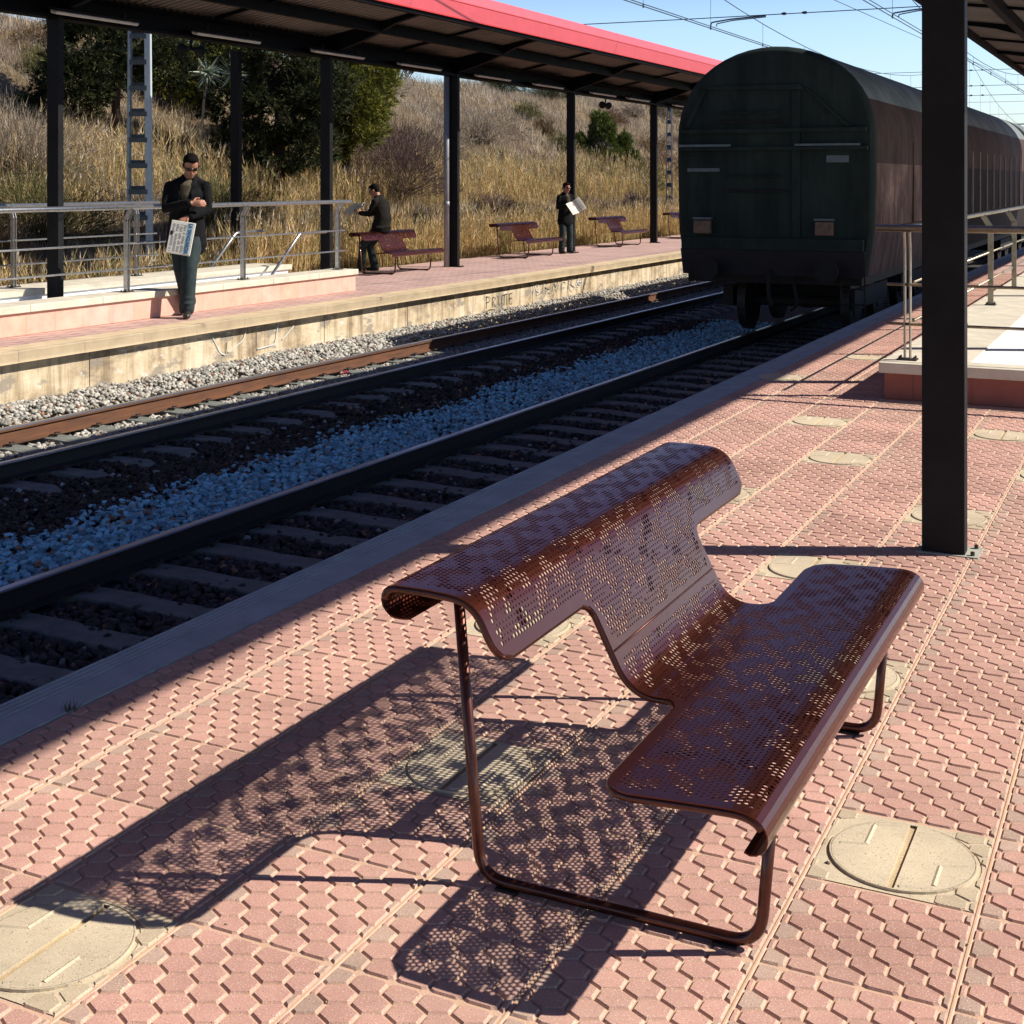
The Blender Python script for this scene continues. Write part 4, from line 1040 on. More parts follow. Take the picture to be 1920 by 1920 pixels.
def reeds():
    parts = []
    nA, nB = 12500, 10500
    x = np.concatenate([RNG.uniform(-15.55, -14.83, nA), RNG.uniform(-21.2, -18.7, nB)]); y = np.concatenate([RNG.uniform(8, 62, nA), RNG.uniform(14, 62, nB)]); isA = np.arange(nA+nB) < nA
    keep = (vnoise(x, y, 1.2, 2) > -.6) | (isA & (y > 19.5)); keep &= isA | (RNG.random(nA+nB) < np.clip((21.4+x)/1.8, .12, 1)); keep &= (y > 19.5) | (RNG.random(nA+nB) < .5)
    x, y, isA = x[keep], y[keep], isA[keep]; n = len(x); z = hz(x, y)
    H = RNG.uniform(.75, 1.45, n)*(1+.16*vnoise(x, y, 1.3, 7)); H = np.where(isA, H, H*.9); H *= np.where(y < 19.5, .62, 1)
    D = norm(np.stack([RNG.normal(0, .10, n), RNG.normal(-.03, .10, n), np.ones(n)], 1))
    C = np.array((.56, .41, .20))*RNG.uniform(.55, 1.25, n)[:, None]
    gsel = RNG.random(n) < .14; C[gsel] = np.array((.24, .24, .08))*RNG.uniform(.7, 1.2, gsel.sum())[:, None]
    base = np.stack([x, y, z-.05], 1); parts.append(blades(base, D, H, np.full(n, .014), C))
    for k in range(6):   # leaves up the stalk
        t = RNG.uniform(.1, .95, n); p = base+D*(H*t)[:, None]; d = norm(np.stack([RNG.normal(0, .33, n), RNG.normal(0, .33, n), RNG.uniform(.5, 1.2, n)], 1))
        parts.append(blades(p, d, RNG.uniform(.12, .34, n), RNG.uniform(.010, .020, n), C*RNG.uniform(.7, 1.35, n)[:, None]))
    sel = RNG.random(n) < .16; m = sel.sum(); tip = base[sel]+D[sel]*H[sel][:, None]   # pale plumes
    for k in range(5):
        d = norm(np.stack([RNG.normal(.15, .2, m), RNG.normal(0, .2, m), np.ones(m)], 1)); parts.append(blades(tip-d*.05, d, RNG.uniform(.10, .22, m), RNG.uniform(.015, .03, m), np.array((.62, .54, .42))*RNG.uniform(.7, 1.15, m)[:, None]))
    V, F, C = cat(parts); tag(npmesh('reeds', V, F, M['blade'], C), 'golden reeds with pale plumes along the back of the far platform', 'reeds', kind='stuff')
reeds()
def bush(x, y, r, h, cols, label, n=5200, wd=.012, zo=0, nm='bush', catn='bush', grp='bushes on the hillside'):
    z0 = float(hz(x, y))+zo; th = RNG.uniform(0, 2*PI, n); u = RNG.random(n)**.5
    ph = RNG.uniform(.05, 1, n); s = np.sqrt(1-(1-ph)**2)
    lum = 1+.22*np.sin(th*3+x)+.16*np.sin(th*5+2*ph*3)
    rad = RNG.uniform(.45, 1, n)**.6
    P = np.stack([x+r*lum*rad*np.cos(th)*np.sqrt(np.clip(1-ph*ph, 0, 1)), y+r*lum*rad*np.sin(th)*np.sqrt(np.clip(1-ph*ph, 0, 1)), z0+h*ph*rad*lum], 1)
    D = norm(np.stack([P[:, 0]-x, P[:, 1]-y, (P[:, 2]-z0)*1.1+.15], 1)+RNG.normal(0, .45, (n, 3)))
    C = np.array(cols)[RNG.integers(0, len(cols), n)]*RNG.uniform(.5, 1.3, n)[:, None]
    a = blades(P, D, RNG.uniform(.08, .24, n)*(.6+.4*h), np.full(n, wd), C)
    m = 260; th = RNG.uniform(0, 2*PI, m); el = RNG.uniform(.25, 1.5, m); D2 = np.stack([np.cos(th)*np.cos(el), np.sin(th)*np.cos(el), np.sin(el)], 1)
    b = blades(np.repeat([[x, y, z0-.05]], m, 0)+RNG.normal(0, .1*r, (m, 3))*np.array((1, 1, 0)), D2, h*RNG.uniform(.7, 1.05, m), np.full(m, .02), np.repeat([[.10, .07, .05]], m, 0), 1)
    r_ = thing(nm, label, catn, (x, y, z0), 0, grp); V, F, C = cat([a]); npmesh('foliage', V, F, M['blade'], C, r_); V, F, C = cat([b]); npmesh('branches', V, F, M['bark'], C, r_); return r_
PUR = [(.13, .085, .08), (.17, .12, .105), (.10, .065, .06)]; GRY = [(.30, .25, .20), (.24, .19, .15), (.36, .31, .25)]; BRN = [(.17, .115, .06), (.22, .15, .08), (.12, .085, .045)]; OLV = [(.13, .13, .05), (.18, .16, .06), (.09, .10, .04)]; GRN = [(.13, .17, .05), (.20, .22, .07)]
bush(-19.2, 32.4, 1.55, 1.75, PUR, 'large purple-brown leafless bush between the golden reeds and the bright pine', 9000)
bush(-20.6, 34.6, 1.3, 1.5, PUR, 'purple-brown leafless bush higher up the slope behind the downpipe', 6500)
bush(-21.5, 38.8, 1.5, 1.2, GRY, 'pale grey dry bush in the middle of the slope', 6000)
bush(-23.5, 46.0, 1.8, 1.3, GRY, 'pale grey dry bush high on the slope left of the small pine', 6000)
bush(-26.5, 42.0, 2.2, 1.2, GRY, 'wide grey dry bush near the top of the slope', 6000)
bush(-20.5, 57.5, 1.6, 1.4, [(.16, .09, .06), (.20, .12, .08)], 'reddish brown bush just right of the small pine', 5000, .02)
bush(-19.8, 53.0, 1.2, 1.1, OLV, 'dark green low bush at the foot of the small pine', 4000, .02)
bush(-17.2, 15.6, 1.2, 1.25, BRN, 'brown dense bush behind the ramp at the left edge', 7000)
bush(-18.6, 18.9, 1.25, 1.2, OLV, 'olive bush behind the lattice mast', 7000)
bush(-20.4, 20.0, 1.6, 1.4, GRY, 'grey feathery bush below the dark pine', 7000)
bush(-19.0, 16.2, 1.3, 1.0, BRN, 'brown bush on the slope at the far left', 6000)
bush(-22.0, 17.6, 1.5, 1.2, [(.05, .06, .035), (.08, .08, .05)], 'dark shaded bush high on the slope at the far left', 6000)
bush(-18.4, 23.6, 1.2, 1.15, OLV, 'olive green bush behind the walking man', 7000)
bush(-24.5, 38.5, 1.2, .7, GRN, 'bright green low bush right of the bright pine', 4000)
bush(-16.0, 26.8, .8, .5, OLV, 'small green bush behind the seated man at the platform edge', 3500)
bush(-15.9, 33.2, .8, .45, OLV, 'small green bush behind the standing man at the platform edge', 3500)
bush(-29.5, 66.0, 1.5, 1.2, [(.05, .065, .03), (.08, .09, .04)], 'dark bush on the crest under the canopy near the train', 4000, .03)
bush(-29.5, 60.0, 1.0, .8, [(.05, .065, .03), (.08, .09, .04)], 'small dark bush on the crest above the small pine', 3000, .03)
bush(-27.5, 78.0, 1.8, 1.0, [(.16, .13, .09), (.12, .11, .06)], 'dark brown bush on the distant crest beside the train', 4000, .03)

sc_l = {}
for k in range(46):
    X = random.uniform(-28.5, -18.2); Y = random.uniform(17, 92)
    if -23.6 < X < -18 and 22 < Y < 33: continue
    ci = random.randrange(4); cols = (GRY, BRN, OLV, [(.20, .14, .12), (.26, .19, .16)])[ci]
    lb = ('low grey dry scrub bush scattered on the hillside', 'low brown scrub bush scattered on the hillside', 'low olive green scrub bush scattered on the hillside', 'low reddish grey scrub bush scattered on the hillside')[ci]
    bush(X, Y, random.uniform(.5, 1.2), random.uniform(.35, .8), cols, lb, 2600, .012+.0002*Y, grp=lb.replace('low ', '').replace(' bush', ' bushes'))
def pine(x, y, blobs, trunk_top, cols, label, n=26000, tr=.13, name='pine_tree', tuft=.17, zbase=None):
    z0 = float(hz(x, y))-.1 if zbase is None else zbase
    r_ = thing(name, label, 'tree', (x, y, z0), 0, 'pine trees on the hillside')
    g = MB(); top = Vector((x+.15, y, trunk_top))
    pts = [Vector((x, y, z0)), Vector((x+.06, y+.03, z0+.35*(trunk_top-z0))), Vector((x-.05, y, z0+.7*(trunk_top-z0))), top]
    g.tube(pts, [tr, tr*.85, tr*.6, tr*.15], 8)
    for (bx, by, bz, br, bh) in blobs:
        a = pts[1].lerp(pts[3], random.uniform(.1, .7)); e = Vector((bx, by, bz)); mid = (a+e)/2+Vector((0, 0, -.1)); g.tube([a, mid, e], [tr*.4, tr*.28, tr*.1], 6)
        for q in range(4):
            e2 = e+Vector((random.uniform(-1, 1)*br*.8, random.uniform(-1, 1)*br*.8, random.uniform(-.3, .8)*bh)); g.tube([mid.lerp(e, .5), e2], [tr*.16, tr*.04], 5)
    g.build('trunk', M['bark'], r_, smooth=True)
    tot = sum(b[3]**2*b[4] for b in blobs); parts = []
    for (bx, by, bz, br, bh) in blobs:
        m = int(n/9*(br*br*bh)/tot); u = norm(RNG.normal(size=(m, 3))); rad = RNG.uniform(.35, 1, m)**.5
        lum = 1+.25*np.sin(u[:, 0]*7+bx*3)*np.sin(u[:, 2]*6+by)
        c = np.array((bx, by, bz))+u*rad[:, None]*lum[:, None]*np.array((br, br, bh)); od = norm(u*np.array((1, 1, .8))+np.array((0, 0, .45)))
        # clump gaps
        gsel = (np.sin(c[:, 0]*6.3+1)+np.sin(c[:, 1]*7.1)+np.sin(c[:, 2]*8.3+2)) > -1.05; c = c[gsel]; od = od[gsel]; m = len(c)
        cc = np.array(cols)[RNG.integers(0, len(cols), m)]*RNG.uniform(.6, 1.3, m)[:, None]
        for k in range(9):
            D = norm(od+RNG.normal(0, .5, (m, 3))); parts.append(blades(c, D, RNG.uniform(.6, 1.3, m)*tuft, np.full(m, tuft*.17), cc*RNG.uniform(.8, 1.2, m)[:, None], 1.2))
    V, F, C = cat(parts); npmesh('crown', V, F, M['leafy'], C, r_); return r_
DG = [(.020, .030, .013), (.034, .046, .016), (.065, .07, .024)]; YG = [(.16, .17, .030), (.22, .215, .038), (.10, .12, .024)]
def B(x, y, z, l): return [(x+a, y+b, z+c, r, h) for a, b, c, r, h in l]
pine(-22.0, 24.6, B(-22, 24.6, 5.0, [(-.3, -.2, -.3, 1.1, 1.0), (.5, .5, .3, .9, .9), (-.7, -.6, .9, .9, .8), (.2, .1, 1.7, 1.0, .9), (.7, .9, -.5, .7, .6), (-.8, -.5, -1.2, .9, .9), (-1.2, -1.2, -1.9, .8, .7), (-.2, -.3, 2.6, .7, .7), (-.3, -.9, -.9, .8, .7)]), 7.2, DG, 'dark pine with a bare trunk left of the lattice mast', 80000, .10)
pine(-24.3, 29.8, B(-24.3, 29.8, 5.2, [(0, 0, -.2, 1.3, 1.0), (-.9, -.8, .2, 1.1, .9), (.7, .7, -.4, 1.1, .9), (.2, 0, 1.2, 1.0, .9), (-.3, -.3, -1.1, .9, .6), (.9, .9, 1.0, .8, .8), (1.4, 1.3, .1, .9, .8)]), 7.5, YG, 'yellow-green pine behind the lattice mast and the yucca', 60000, .15)
pine(-19.6, 27.6, B(-19.6, 27.6, 3.6, [(0, 0, -.1, 1.05, .9), (-.8, -.7, .3, .9, .8), (.7, .6, .4, 1.0, .9), (.1, .1, 1.3, 1.0, .9), (-.5, -.6, -.9, .8, .6), (.6, .5, -.9, .8, .6), (-.6, -.7, 1.4, .8, .7), (0, 0, -1.3, .8, .5)]), 6.2, DG, 'very dark bushy pine left of the second canopy post', 70000, .13)
pine(-19.6, 30.6, B(-19.6, 30.6, 3.9, [(0, 0, 0, 1.15, 1.0), (.45, .55, .45, .85, .9), (-.4, -.4, .6, .95, .9), (.5, .6, 1.1, .75, .8), (0, 0, 1.6, 1.0, .9), (.1, .1, -.7, .95, .6), (-.4, -.4, -1.15, .85, .5), (-.8, -.8, -1.5, .6, .4)]), 6.4, YG, 'bright yellow-green pine right of the second canopy post', 80000, .13)
pine(-22.3, 55.4, B(-22.3, 55.4, 3.2, [(0, 0, .5, .55, .75), (-.1, -.1, 1.15, .32, .5), (-.6, -.5, -.2, .6, .6), (.6, .6, -.2, .6, .6), (.9, .9, -.55, .5, .45), (-.85, -.75, .25, .3, .4), (.75, .75, .25, .3, .45), (0, 0, -.5, .9, .5)]), 4.3, [(.085, .12, .025), (.12, .15, .03), (.06, .085, .02)], 'small young pine alone on the slope between two canopy posts', 42000, .09, tuft=.22)
def yucca(x, y):
    z0 = float(hz(x, y)); r_ = thing('yucca', 'pale leafed yucca on a thin leaning stem above the walking man', 'yucca', (x, y, z0))
    g = MB(); c = Vector((x+.12, y+.05, 4.35)); g.tube([(x-.1, y, z0-.1), (x-.05, y, z0+.8), (x+.05, y, 3.6), c], [.035, .03, .03, .05], 6); g.build('stem', M['pale_stem'], r_)
    parts = []; n = 150
    for ctr, m in (((c.x, c.y, c.z), 130), ((c.x+.45, c.y+.35, c.z-.05), 90)):
        d = norm(RNG.normal(size=(m, 3))*np.array((1, 1, .8))+np.array((0, 0, -.15))); P = np.repeat([ctr], m, 0)+d*.04
        parts.append(blades(P, d, RNG.uniform(.25, .55, m), RNG.uniform(.04, .07, m), np.array((.36, .42, .30))*RNG.uniform(.6, 1.5, m)[:, None], 1.3))
    V, F, C = cat(parts); npmesh('leaves', V, F, M['leafy'], C, r_)
M['pale_stem'] = simple('pale_stem', (.42, .37, .28), None, .8)
yucca(-20.6, 26.0)
def bare_tree(x, y, h, label):
    z0 = float(hz(x, y)); r_ = thing('bare_tree', label, 'tree', (x, y, z0), 0, 'leafless trees on the crest'); g = MB()
    def br(p, d, L, r, lv):
        e = p+d*L; g.tube([p, (p+e)/2+Vector((random.uniform(-.04, .04), random.uniform(-.04, .04), 0)), e], [r, r*.85, r*.65], 5)
        if lv:
            for k in range(4): br(p+d*L*random.uniform(.45, 1), (d+Vector((random.uniform(-1, 1), random.uniform(-1, 1), random.uniform(-.1, .7)))*.75).normalized(), L*.68, r*.6, lv-1)
    br(Vector((x, y, z0-.2)), Vector((.05, 0, 1)), h*.42, .05, 4); g.build('branches', M['bark'], r_)
for x, y, h, s in ((-36, 62, 2.6, 'left'), (-35, 65.5, 3.0, 'middle'), (-36, 72, 2.4, 'right')):
    bare_tree(x, y, h, 'leafless tree on the crest against the sky, the %s one of three' % s)
sh = thing('shed', 'long white ribbed shed roof on the crest at the top left', 'building', (-33, 32, 6)); 
g = MB(); g.box(-36, -33.0, 28.5, 37.0, 5.5, 6.55); g.build('wall', M['white'], sh)
g = MB()
for k in range(34): g.box(-33.0, -32.93, 28.5+k*.25, 28.6+k*.25, 5.6, 6.55)
g.build('cladding', M['pale_plate'], sh); g = MB(); g.box(-36.2, -32.8, 28.3, 37.2, 6.552, 6.66); g.build('roof', M['white'], sh)

# pale rock on the far slope
g = MB()
for k in range(5):
    c = (-24.6+.18*k, 72.5+.3*k, float(hz(-24.6+.18*k, 72.5+.3*k))+.12); g.ell(c, (.22, .3, .16), (k, .4*k, k*.7), 7, 5)
tag(g.build('boulder', M['cream']), 'pale broken boulder high on the distant slope left of the train', 'boulder')
# tuft of weed beside the near coping
P = np.repeat([[-3.38, 3.56, 0.]], 26, 0)+RNG.normal(0, .012, (26, 3))*np.array((1, 1, 0)); D = norm(np.stack([RNG.normal(0, .6, 26), RNG.normal(0, .6, 26), np.ones(26)], 1))
V, F, C = blades(P, D, RNG.uniform(.02, .06, 26), np.full(26, .004), np.repeat([[.05, .055, .025]], 26, 0)); tag(npmesh('weed', V, F, M['leafy'], C), 'tiny weed tuft growing at the inner edge of the near coping', 'weed')

# ------------------------------------------------------------------ people
def person(label, loc, rz, sc, J, jacket='jacket', vox=.011):
    """J: joint dict in local coords, facing -Y, person's left = +X, height about 1.78"""
    V3 = Vector; r = thing('person', label, 'person', loc, rz); r.scale = (sc, sc, sc)
    def b(g, nm, mt, par, v, it=2): return g.build(nm, M[mt], par, smooth=True, local=True, remesh=v, smooth_it=it)
    H = V3(J['head']); tilt = J['tilt']; R = Euler(tilt).to_matrix()
    def hp(x, y, z): return H+R@V3((x, y, z))
    g = MB()
    g.ell(hp(0, .008, .025), (.078, .096, .100), R); g.ell(hp(0, -.028, -.045), (.060, .066, .078), R); g.ell(hp(0, -.066, -.095), (.030, .026, .024), R)
    g.limb([hp(0, -.088, .012), hp(0, -.112, -.030)], [.010, .016], 8); g.ell(hp(0, -.088, -.062), (.026, .014, .010), R)
    for s in (-1, 1): g.ell(hp(s*.080, .012, -.010), (.010, .020, .032), R)
    g.limb([V3(J['neck']), hp(0, .022, -.06)], [.062, .056], 12)
    g.limb([V3(J['neck'])+V3((0, 0, -.05)), V3(J['chest']), V3(J['waist']), V3(J['hip'])], [.055, .115, .105, .11], 14, 1.2, (1, 0, 0))
    for s, k in ((1, 'L'), (-1, 'R')):
        g.limb([V3(J['sh'+k]), V3(J['el'+k]), V3(J['wr'+k])], [.048, .038, .028], 10)
        g.limb([V3(J['hip'])+V3((s*.09, 0, -.02)), V3(J['kn'+k]), V3(J['an'+k])], [.085, .058, .042], 10)
        # hand: palm, four fingers, thumb
        wq = V3(J['wr'+k]); f, nrm = [V3(v).normalized() for v in J['hd'+k]]; sd_ = f.cross(nrm).normalized(); ts = J.get('th'+k, 1)
        g.limb([wq, wq+f*.03, wq+f*.085], [.026, .030, .032], 10, .55, nrm)
        for i, (o, L) in enumerate(((-.030, .062), (-.010, .074), (.010, .070), (.029, .055))):
            c = J['cu'+k]; p0 = wq+f*.085+sd_*o; d1 = (f+nrm*c*.5).normalized(); d2 = (f+nrm*c*1.4).normalized(); d3 = (f*.4+nrm*c*1.8).normalized() if c > .3 else d2
            g.limb([p0-f*.02, p0+d1*L*.45, p0+d1*L*.45+d2*L*.35, p0+d1*L*.45+d2*L*.35+d3*L*.3], [.0095, .009, .0085, .0075], 8)
        t0 = wq+f*.03+sd_*(-.026*ts); g.limb([t0, t0+(f*.6-sd_*ts+nrm*.5).normalized()*.04, t0+(f*.6-sd_*ts+nrm*.5).normalized()*.04+(f+nrm*.7*J['cu'+k]).normalized()*.035], [.012, .011, .009], 8)
    body = b(g, 'body', 'skin', r, .0062, 1)
    # hair
    g = MB(); g.ell(hp(0, .022, .042), (.084, .094, .094), R); g.ell(hp(0, .055, -.005), (.074, .060, .080), R); g.ell(hp(0, -.045, .098), (.058, .040, .028), R)
    for s in (-1, 1): g.ell(hp(s*.074, -.002, .018), (.012, .022, .032), R)
    b(g, 'hair', 'hair', r, .008, 1)
    g = MB()
    for s in (-1, 1): g.ell(hp(s*.036, -.094, .012), (.032, .014, .018), R @ Euler((0, 0, s*.25)).to_matrix(), 12, 8); g.limb([hp(s*.066, -.082, .016), hp(s*.082, -.03, .014), hp(s*.084, .02, .008)], [.006, .005, .004], 6)
    g.limb([hp(-.012, -.103, .016), hp(.012, -.103, .016)], [.004, .004], 6); g.build('sunglasses', M['lens'], r, smooth=True, local=True)
    # jacket
    g = MB(); N = V3(J['neck']); Ch = V3(J['chest']); W = V3(J['waist']); Hp = V3(J['hip']); hem = J.get('hem', .12)
    hemp = Hp+V3(J.get('hemoff', (0, 0, 0)))+V3((0, 0, -hem))
    g.limb([N+V3((0, .012, -.03)), Ch+V3((0, .005, .08)), Ch, W, Hp, hemp.lerp(Hp, .45), hemp], [q_*J.get('fat', 1) for q_ in (.070, .118, .140, .138, .148, .155, .160)], 20, [1.25, 1.38, 1.38, 1.32, 1.34, 1.36, 1.38], (1, 0, 0))
    for k in 'LR': g.limb([N+V3((0, .015, .0)), (N+V3(J['sh'+k]))/2+V3((0, .01, .0)), V3(J['sh'+k])+V3((0, 0, -.012))], [.055, .058, .062], 12)
    for k in 'LR':
        s_, e_, w_ = V3(J['sh'+k]), V3(J['el'+k]), V3(J['wr'+k])
        g.limb([s_, s_.lerp(e_, .5), e_, e_.lerp(w_, .55), e_.lerp(w_, .92)], [.066, .064, .060, .052, .048], 12)
    g.limb([N+V3((-.05, -.05, .0)), N+V3((-.068, .01, .02)), N+V3((0, .068, .035)), N+V3((.068, .01, .02)), N+V3((.05, -.05, .0))], [.018, .024, .028, .024, .018], 8)
    for s in (-1, 1): g.limb([N+V3((s*.058, -.03, .0)), N+V3((s*.062, -.085, -.08)), Ch+V3((s*.066, -.128, .0)), W+V3((s*.045, -.132, .04))], [.020, .022, .020, .012], 8)
    b(g, 'jacket', jacket, r, vox, 2)
    if J.get('shirt', True):
        g = MB(); g.limb([N+V3((0, -.035, -.03)), Ch+V3((0, -.092, .08)), Ch+V3((0, -.108, -.01)), W+V3((0, -.108, .02))], [.034, .038, .038, .030], 14, 1.75, (1, 0, 0)); b(g, 'shirt', 'shirt', r, .008, 1)
    # trousers
    g = MB(); g.limb([Hp+V3((-.05, 0, .0)), Hp+V3((.05, 0, .0))], [.112, .112], 14)
    for s, k in ((1, 'L'), (-1, 'R')):
        h_, n_, a_ = Hp+V3((s*.085, 0, -.03)), V3(J['kn'+k]), V3(J['an'+k])
        g.limb([h_, h_.lerp(n_, .5), n_, n_.lerp(a_, .5), a_+V3((0, 0, .0))], [.104, .097, .083, .080, .082], 14)
        g.ell(n_.lerp(a_, .86)+V3((0, -.01, 0)), (.082, .088, .03))
        g.ell(n_.lerp(a_, .72)+V3((0, -.008, 0)), (.079, .085, .022))
    b(g, 'trousers', 'jeans', r, vox, 2)
    for s, k in ((1, 'L'), (-1, 'R')):
        a_ = V3(J['an'+k]); fd = V3(J.get('fd'+k, (0, -1, 0))).normalized(); q = a_.copy(); q.z = a_.z-.055
        g = MB(); g.limb([q-fd*.05, q+fd*.06, q+fd*.155+V3((0, 0, -.012))], [.043, .044, .034], 12, 1.05, fd.cross(V3((0, 0, 1)))); g.limb([q-fd*.04, q+V3((0, 0, .05))], [.04, .045], 10)
        m_ = min(v[2] for v in g.v); g.v = [(v[0], v[1], max(v[2], q.z-.034)) for v in g.v]; g.build('shoe', M['shoe'], r, smooth=True, local=True)
    return r
def paper_obj(label, loc, rot, w, h, blue=False, text=None, opened=0., sc=1., group='newspapers'):
    """folded newspaper: local XY sheet, thickness along Z; printed side +Z"""
    r = thing('newspaper', label, 'newspaper', loc, 0, group); r.rotation_euler = rot; r.scale = (sc, sc, sc)
    mt = M['paper_blue'] if blue else M['paper']
    def leaf(x0, x1, ang, z, nm):
        g = MB(); n = 8; c, s = math.cos(ang), math.sin(ang); vs = []; 
        for i in range(n+1):
            u = (x1-x0)*i/n; cv = .012*math.sin(PI*i/n)
            for v in (-h/2, 0, h/2): vs.append((x0+u*c-cv*s, v, z+u*s+cv*c+.006*math.cos(v/h*3)))
        fs = [(3*i+j, 3*i+3+j, 3*i+4+j, 3*i+1+j) for i in range(n) for j in range(2)]
        g.add(vs, fs); o = g.build(nm, mt, r, local=True); m = o.modifiers.new('s', 'SOLIDIFY'); m.thickness = .006; return o
    if opened:
        leaf(0, w, opened, 0, 'page'); leaf(0, -w, -opened, 0, 'page')
    else:
        g = MB(); g.box(-w/2, w/2, -h/2, h/2, -.006, .006); g.build('folded_pages', mt, r, local=True, bevel=.004)
        g = MB()
        for k in range(4): g.box(-w/2-.004+.003*k, w/2-.003*k, -h/2-.005+.002*k, h/2-.004, -.009-.003*k, -.0075-.003*k)
        g.build('loose_pages', mt, r, local=True)
    g = MB()
    if not opened:
        for c in range(4):
            for q in range(26):
                if random.random() < .9: g.box(-w*.42+c*w*.155, -w*.42+c*w*.155+w*.13*random.uniform(.6, 1), -h*.44+q*h*.033, -h*.44+q*h*.033+h*.011, .0065, .0072)
        g.build('print_lines', M['ink'], r, local=True)
        g = MB(); g.box(-w*.47, -w*.36, h*.05, h*.17, .0074, .0080); g.build('picture', M['under'], r, local=True)
    else:
        c, s = math.cos(opened), math.sin(opened)
        for sgn in (-1, 1):
            for q in range(9):
                for u0 in (.12, .52):
                    ua, ub = w*u0, w*(u0+.30); y = h*(-.38+.09*q)
                    g.add([(sgn*ua*c, y, ua*s+.022), (sgn*ub*c, y, ub*s+.022), (sgn*ub*c, y+.008, ub*s+.022), (sgn*ua*c, y+.008, ua*s+.022)], [(0, 1, 2, 3)])
        g.build('print_lines', M['ink'], r, local=True)
    if text:
        g = MB(); x0 = w*.20; g.box(x0, x0+w*.21, -h*.47, h*.47, .0066, .0075); g.build('title_band', M['paper_blue'] if False else M['band'], r, local=True)
        cu = bpy.data.curves.new('title', 'FONT'); cu.body = text; cu.size = w*.205; cu.align_x = 'CENTER'; cu.align_y = 'CENTER'; cu.extrude = .0006; cu.offset = .0016
        to = bpy.data.objects.new('title_tmp', cu); COL.objects.link(to); bpy.context.view_layer.update()
        dg = bpy.context.evaluated_depsgraph_get(); me = bpy.data.meshes.new_from_object(to.evaluated_get(dg)); bpy.data.objects.remove(to)
        xs = [v.co.x for v in me.vertices]; wd = max(xs)-min(xs); k = h*.92/wd
        for v in me.vertices: x, y, z = v.co; v.co = (x0+w*.10+y*1.05, -x*k, .0082+z)
        me.materials.clear(); link('title', me, M['inkblue'], r)
    return r
M['band'] = simple('pale_blue_band', (.38, .58, .70), None, .8)
DN = (0, 0, -1)
J1 = dict(head=(.045, -.035, 1.600), tilt=(.58, 0, .32), neck=(.02, .02, 1.47), chest=(0, 0, 1.30), waist=(-.005, .01, 1.08), hip=(-.01, .02, .93), hem=.17,
          shL=(.188, .01, 1.375), elL=(.215, -.02, 1.13), wrL=(.06, -.22, 1.065), shR=(-.182, .01, 1.375), elR=(-.205, -.09, 1.15), wrR=(.075, -.235, 1.205),
          hdL=((-1, -.25, -.45), (-.1, .6, -.8)), cuL=.9, thL=-1, hdR=((1, -.05, .02), (.05, 1, -.25)), cuR=.35, thR=-1,
          knL=(.050, -.17, .51), anL=(.030, -.21, .095), knR=(-.055, -.02, .49), anR=(-.015, .20, .14), fdL=(.15, -1, 0), fdR=(-.1, -1, 0))
person('man in black jacket and dark trousers looking down at his folded newspaper by the ramp', (-11.80, 14.58, 0), math.radians(30), 1.245, J1)
def loc2w(loc, rz, sc, p):
    v = Matrix.Rotation(rz, 3, 'Z') @ (Vector(p)*sc); return (loc[0]+v.x, loc[1]+v.y, loc[2]+v.z)
pl = loc2w((-11.80, 14.58, 0), math.radians(30), 1.245, (-.015, -.30, .845))
paper_obj('folded cream newspaper with blue title held by the man beside the ramp', pl, Euler((math.radians(80), math.radians(9), math.radians(28))), .25, .345, text='LA VANGUARDIA', sc=1.245)
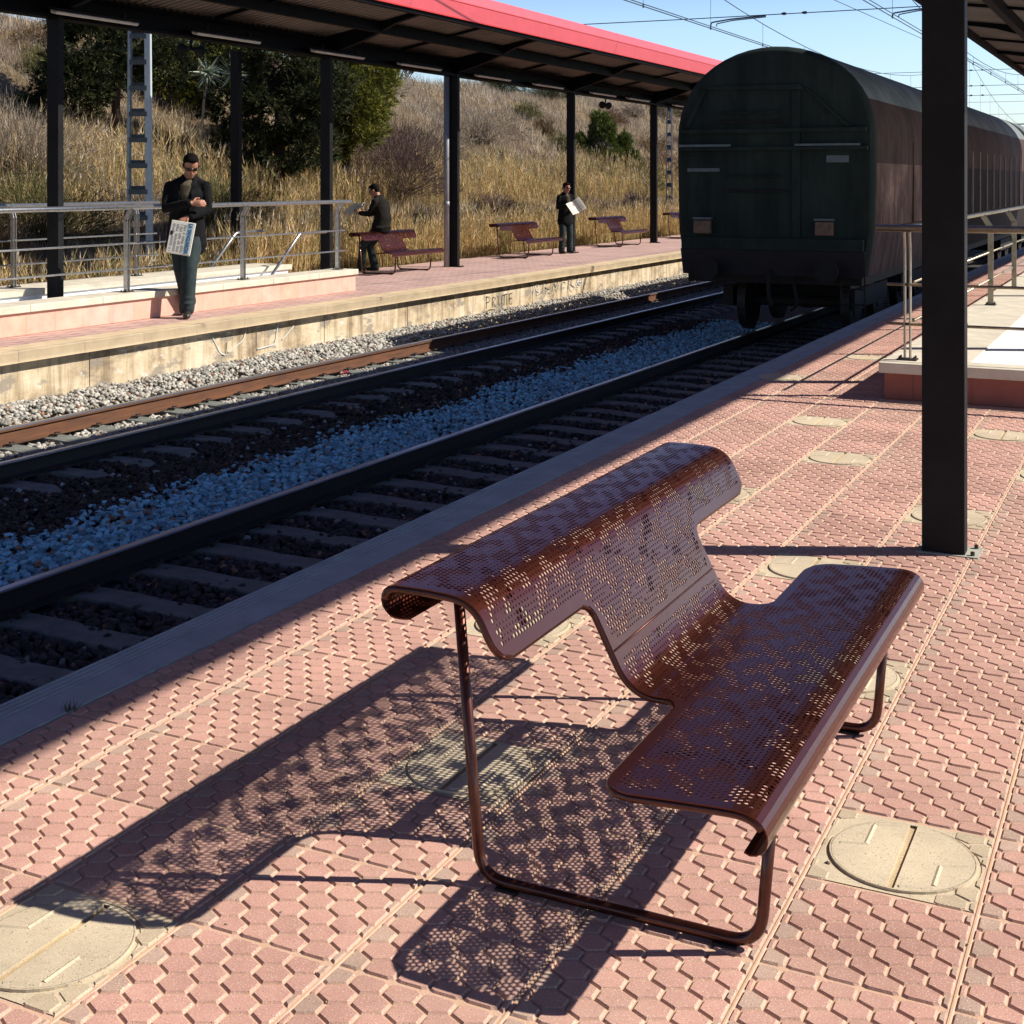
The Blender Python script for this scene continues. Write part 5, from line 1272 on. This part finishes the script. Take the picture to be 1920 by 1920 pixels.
# seated man on the perch of the first far bench (faces away from the tracks)
J2 = dict(head=(0, -.10, 1.60), tilt=(.50, 0, .0), neck=(0, -.02, 1.46), chest=(0, .05, 1.27), waist=(0, .09, 1.06), hip=(0, .05, .91), hem=.04, fat=1.16,
          shL=(.185, -.0, 1.375), elL=(.22, -.10, 1.13), wrL=(.13, -.35, 1.15), shR=(-.185, 0, 1.375), elR=(-.22, -.10, 1.13), wrR=(-.13, -.35, 1.15),
          hdL=((-.25, -1, .2), (0, .3, 1)), cuL=.6, thL=1, hdR=((.25, -1, .2), (0, .3, 1)), cuR=.6, thR=-1, shirt=False,
          knL=(.10, -.30, .52), anL=(.09, -.34, .095), knR=(-.10, -.24, .50), anR=(-.10, -.14, .095))
L2 = (-14.17, 23.38, .0)
person('man sitting on a bench perch with his back turned, reading a newspaper', L2, math.radians(-84), 1., J2, 'jacket2')
paper_obj('open pale blue newspaper read by the man on the bench perch', loc2w(L2, math.radians(-84), 1., (0, -.50, 1.20)), Euler((math.radians(35), 0, math.radians(-84))), .24, .33, blue=True, opened=.35)
J3 = dict(head=(0, -.03, 1.62), tilt=(.22, 0, .15), neck=(0, .02, 1.48), chest=(0, .0, 1.30), waist=(0, .01, 1.08), hip=(0, .02, .93), hem=.15,
          shL=(.185, .01, 1.385), elL=(.23, .02, 1.13), wrL=(.13, -.24, 1.16), shR=(-.185, .01, 1.385), elR=(-.23, .02, 1.13), wrR=(-.10, -.25, 1.18),
          hdL=((-.25, -1, 0), (-1, .2, 0)), cuL=.7, thL=1, hdR=((.25, -1, 0), (1, .2, 0)), cuR=.7, thR=-1,
          knL=(.11, -.02, .50), anL=(.12, .0, .095), knR=(-.11, -.02, .50), anR=(-.12, .01, .095))
L3 = (-13.47, 31.06, 0)
person('man standing between two far benches, head turned toward the train, newspaper in hands', L3, math.radians(58), 1., J3)
paper_obj('open cream newspaper held by the standing man between the far benches', loc2w(L3, math.radians(58), 1., (.02, -.38, 1.14)), Euler((math.radians(62), math.radians(-25), math.radians(50))), .22, .33, opened=.4)

# grit and crumbs on the paving
n = 900; P = np.stack([RNG.uniform(-3.3, 1, n), RNG.uniform(2.3, 11, n), np.full(n, -.002)], 1)
V, F, C = stones(P, RNG.uniform(.0015, .0048, n)*np.where(RNG.random(n) > .97, 2.2, 1), np.array((.30, .22, .16))*RNG.uniform(.3, 1.5, (n, 1)), (OV, OF))
tag(npmesh('grit', V, F, M['stone'], C), 'fine grit and crumbs scattered over the near paving', 'grit', kind='stuff')
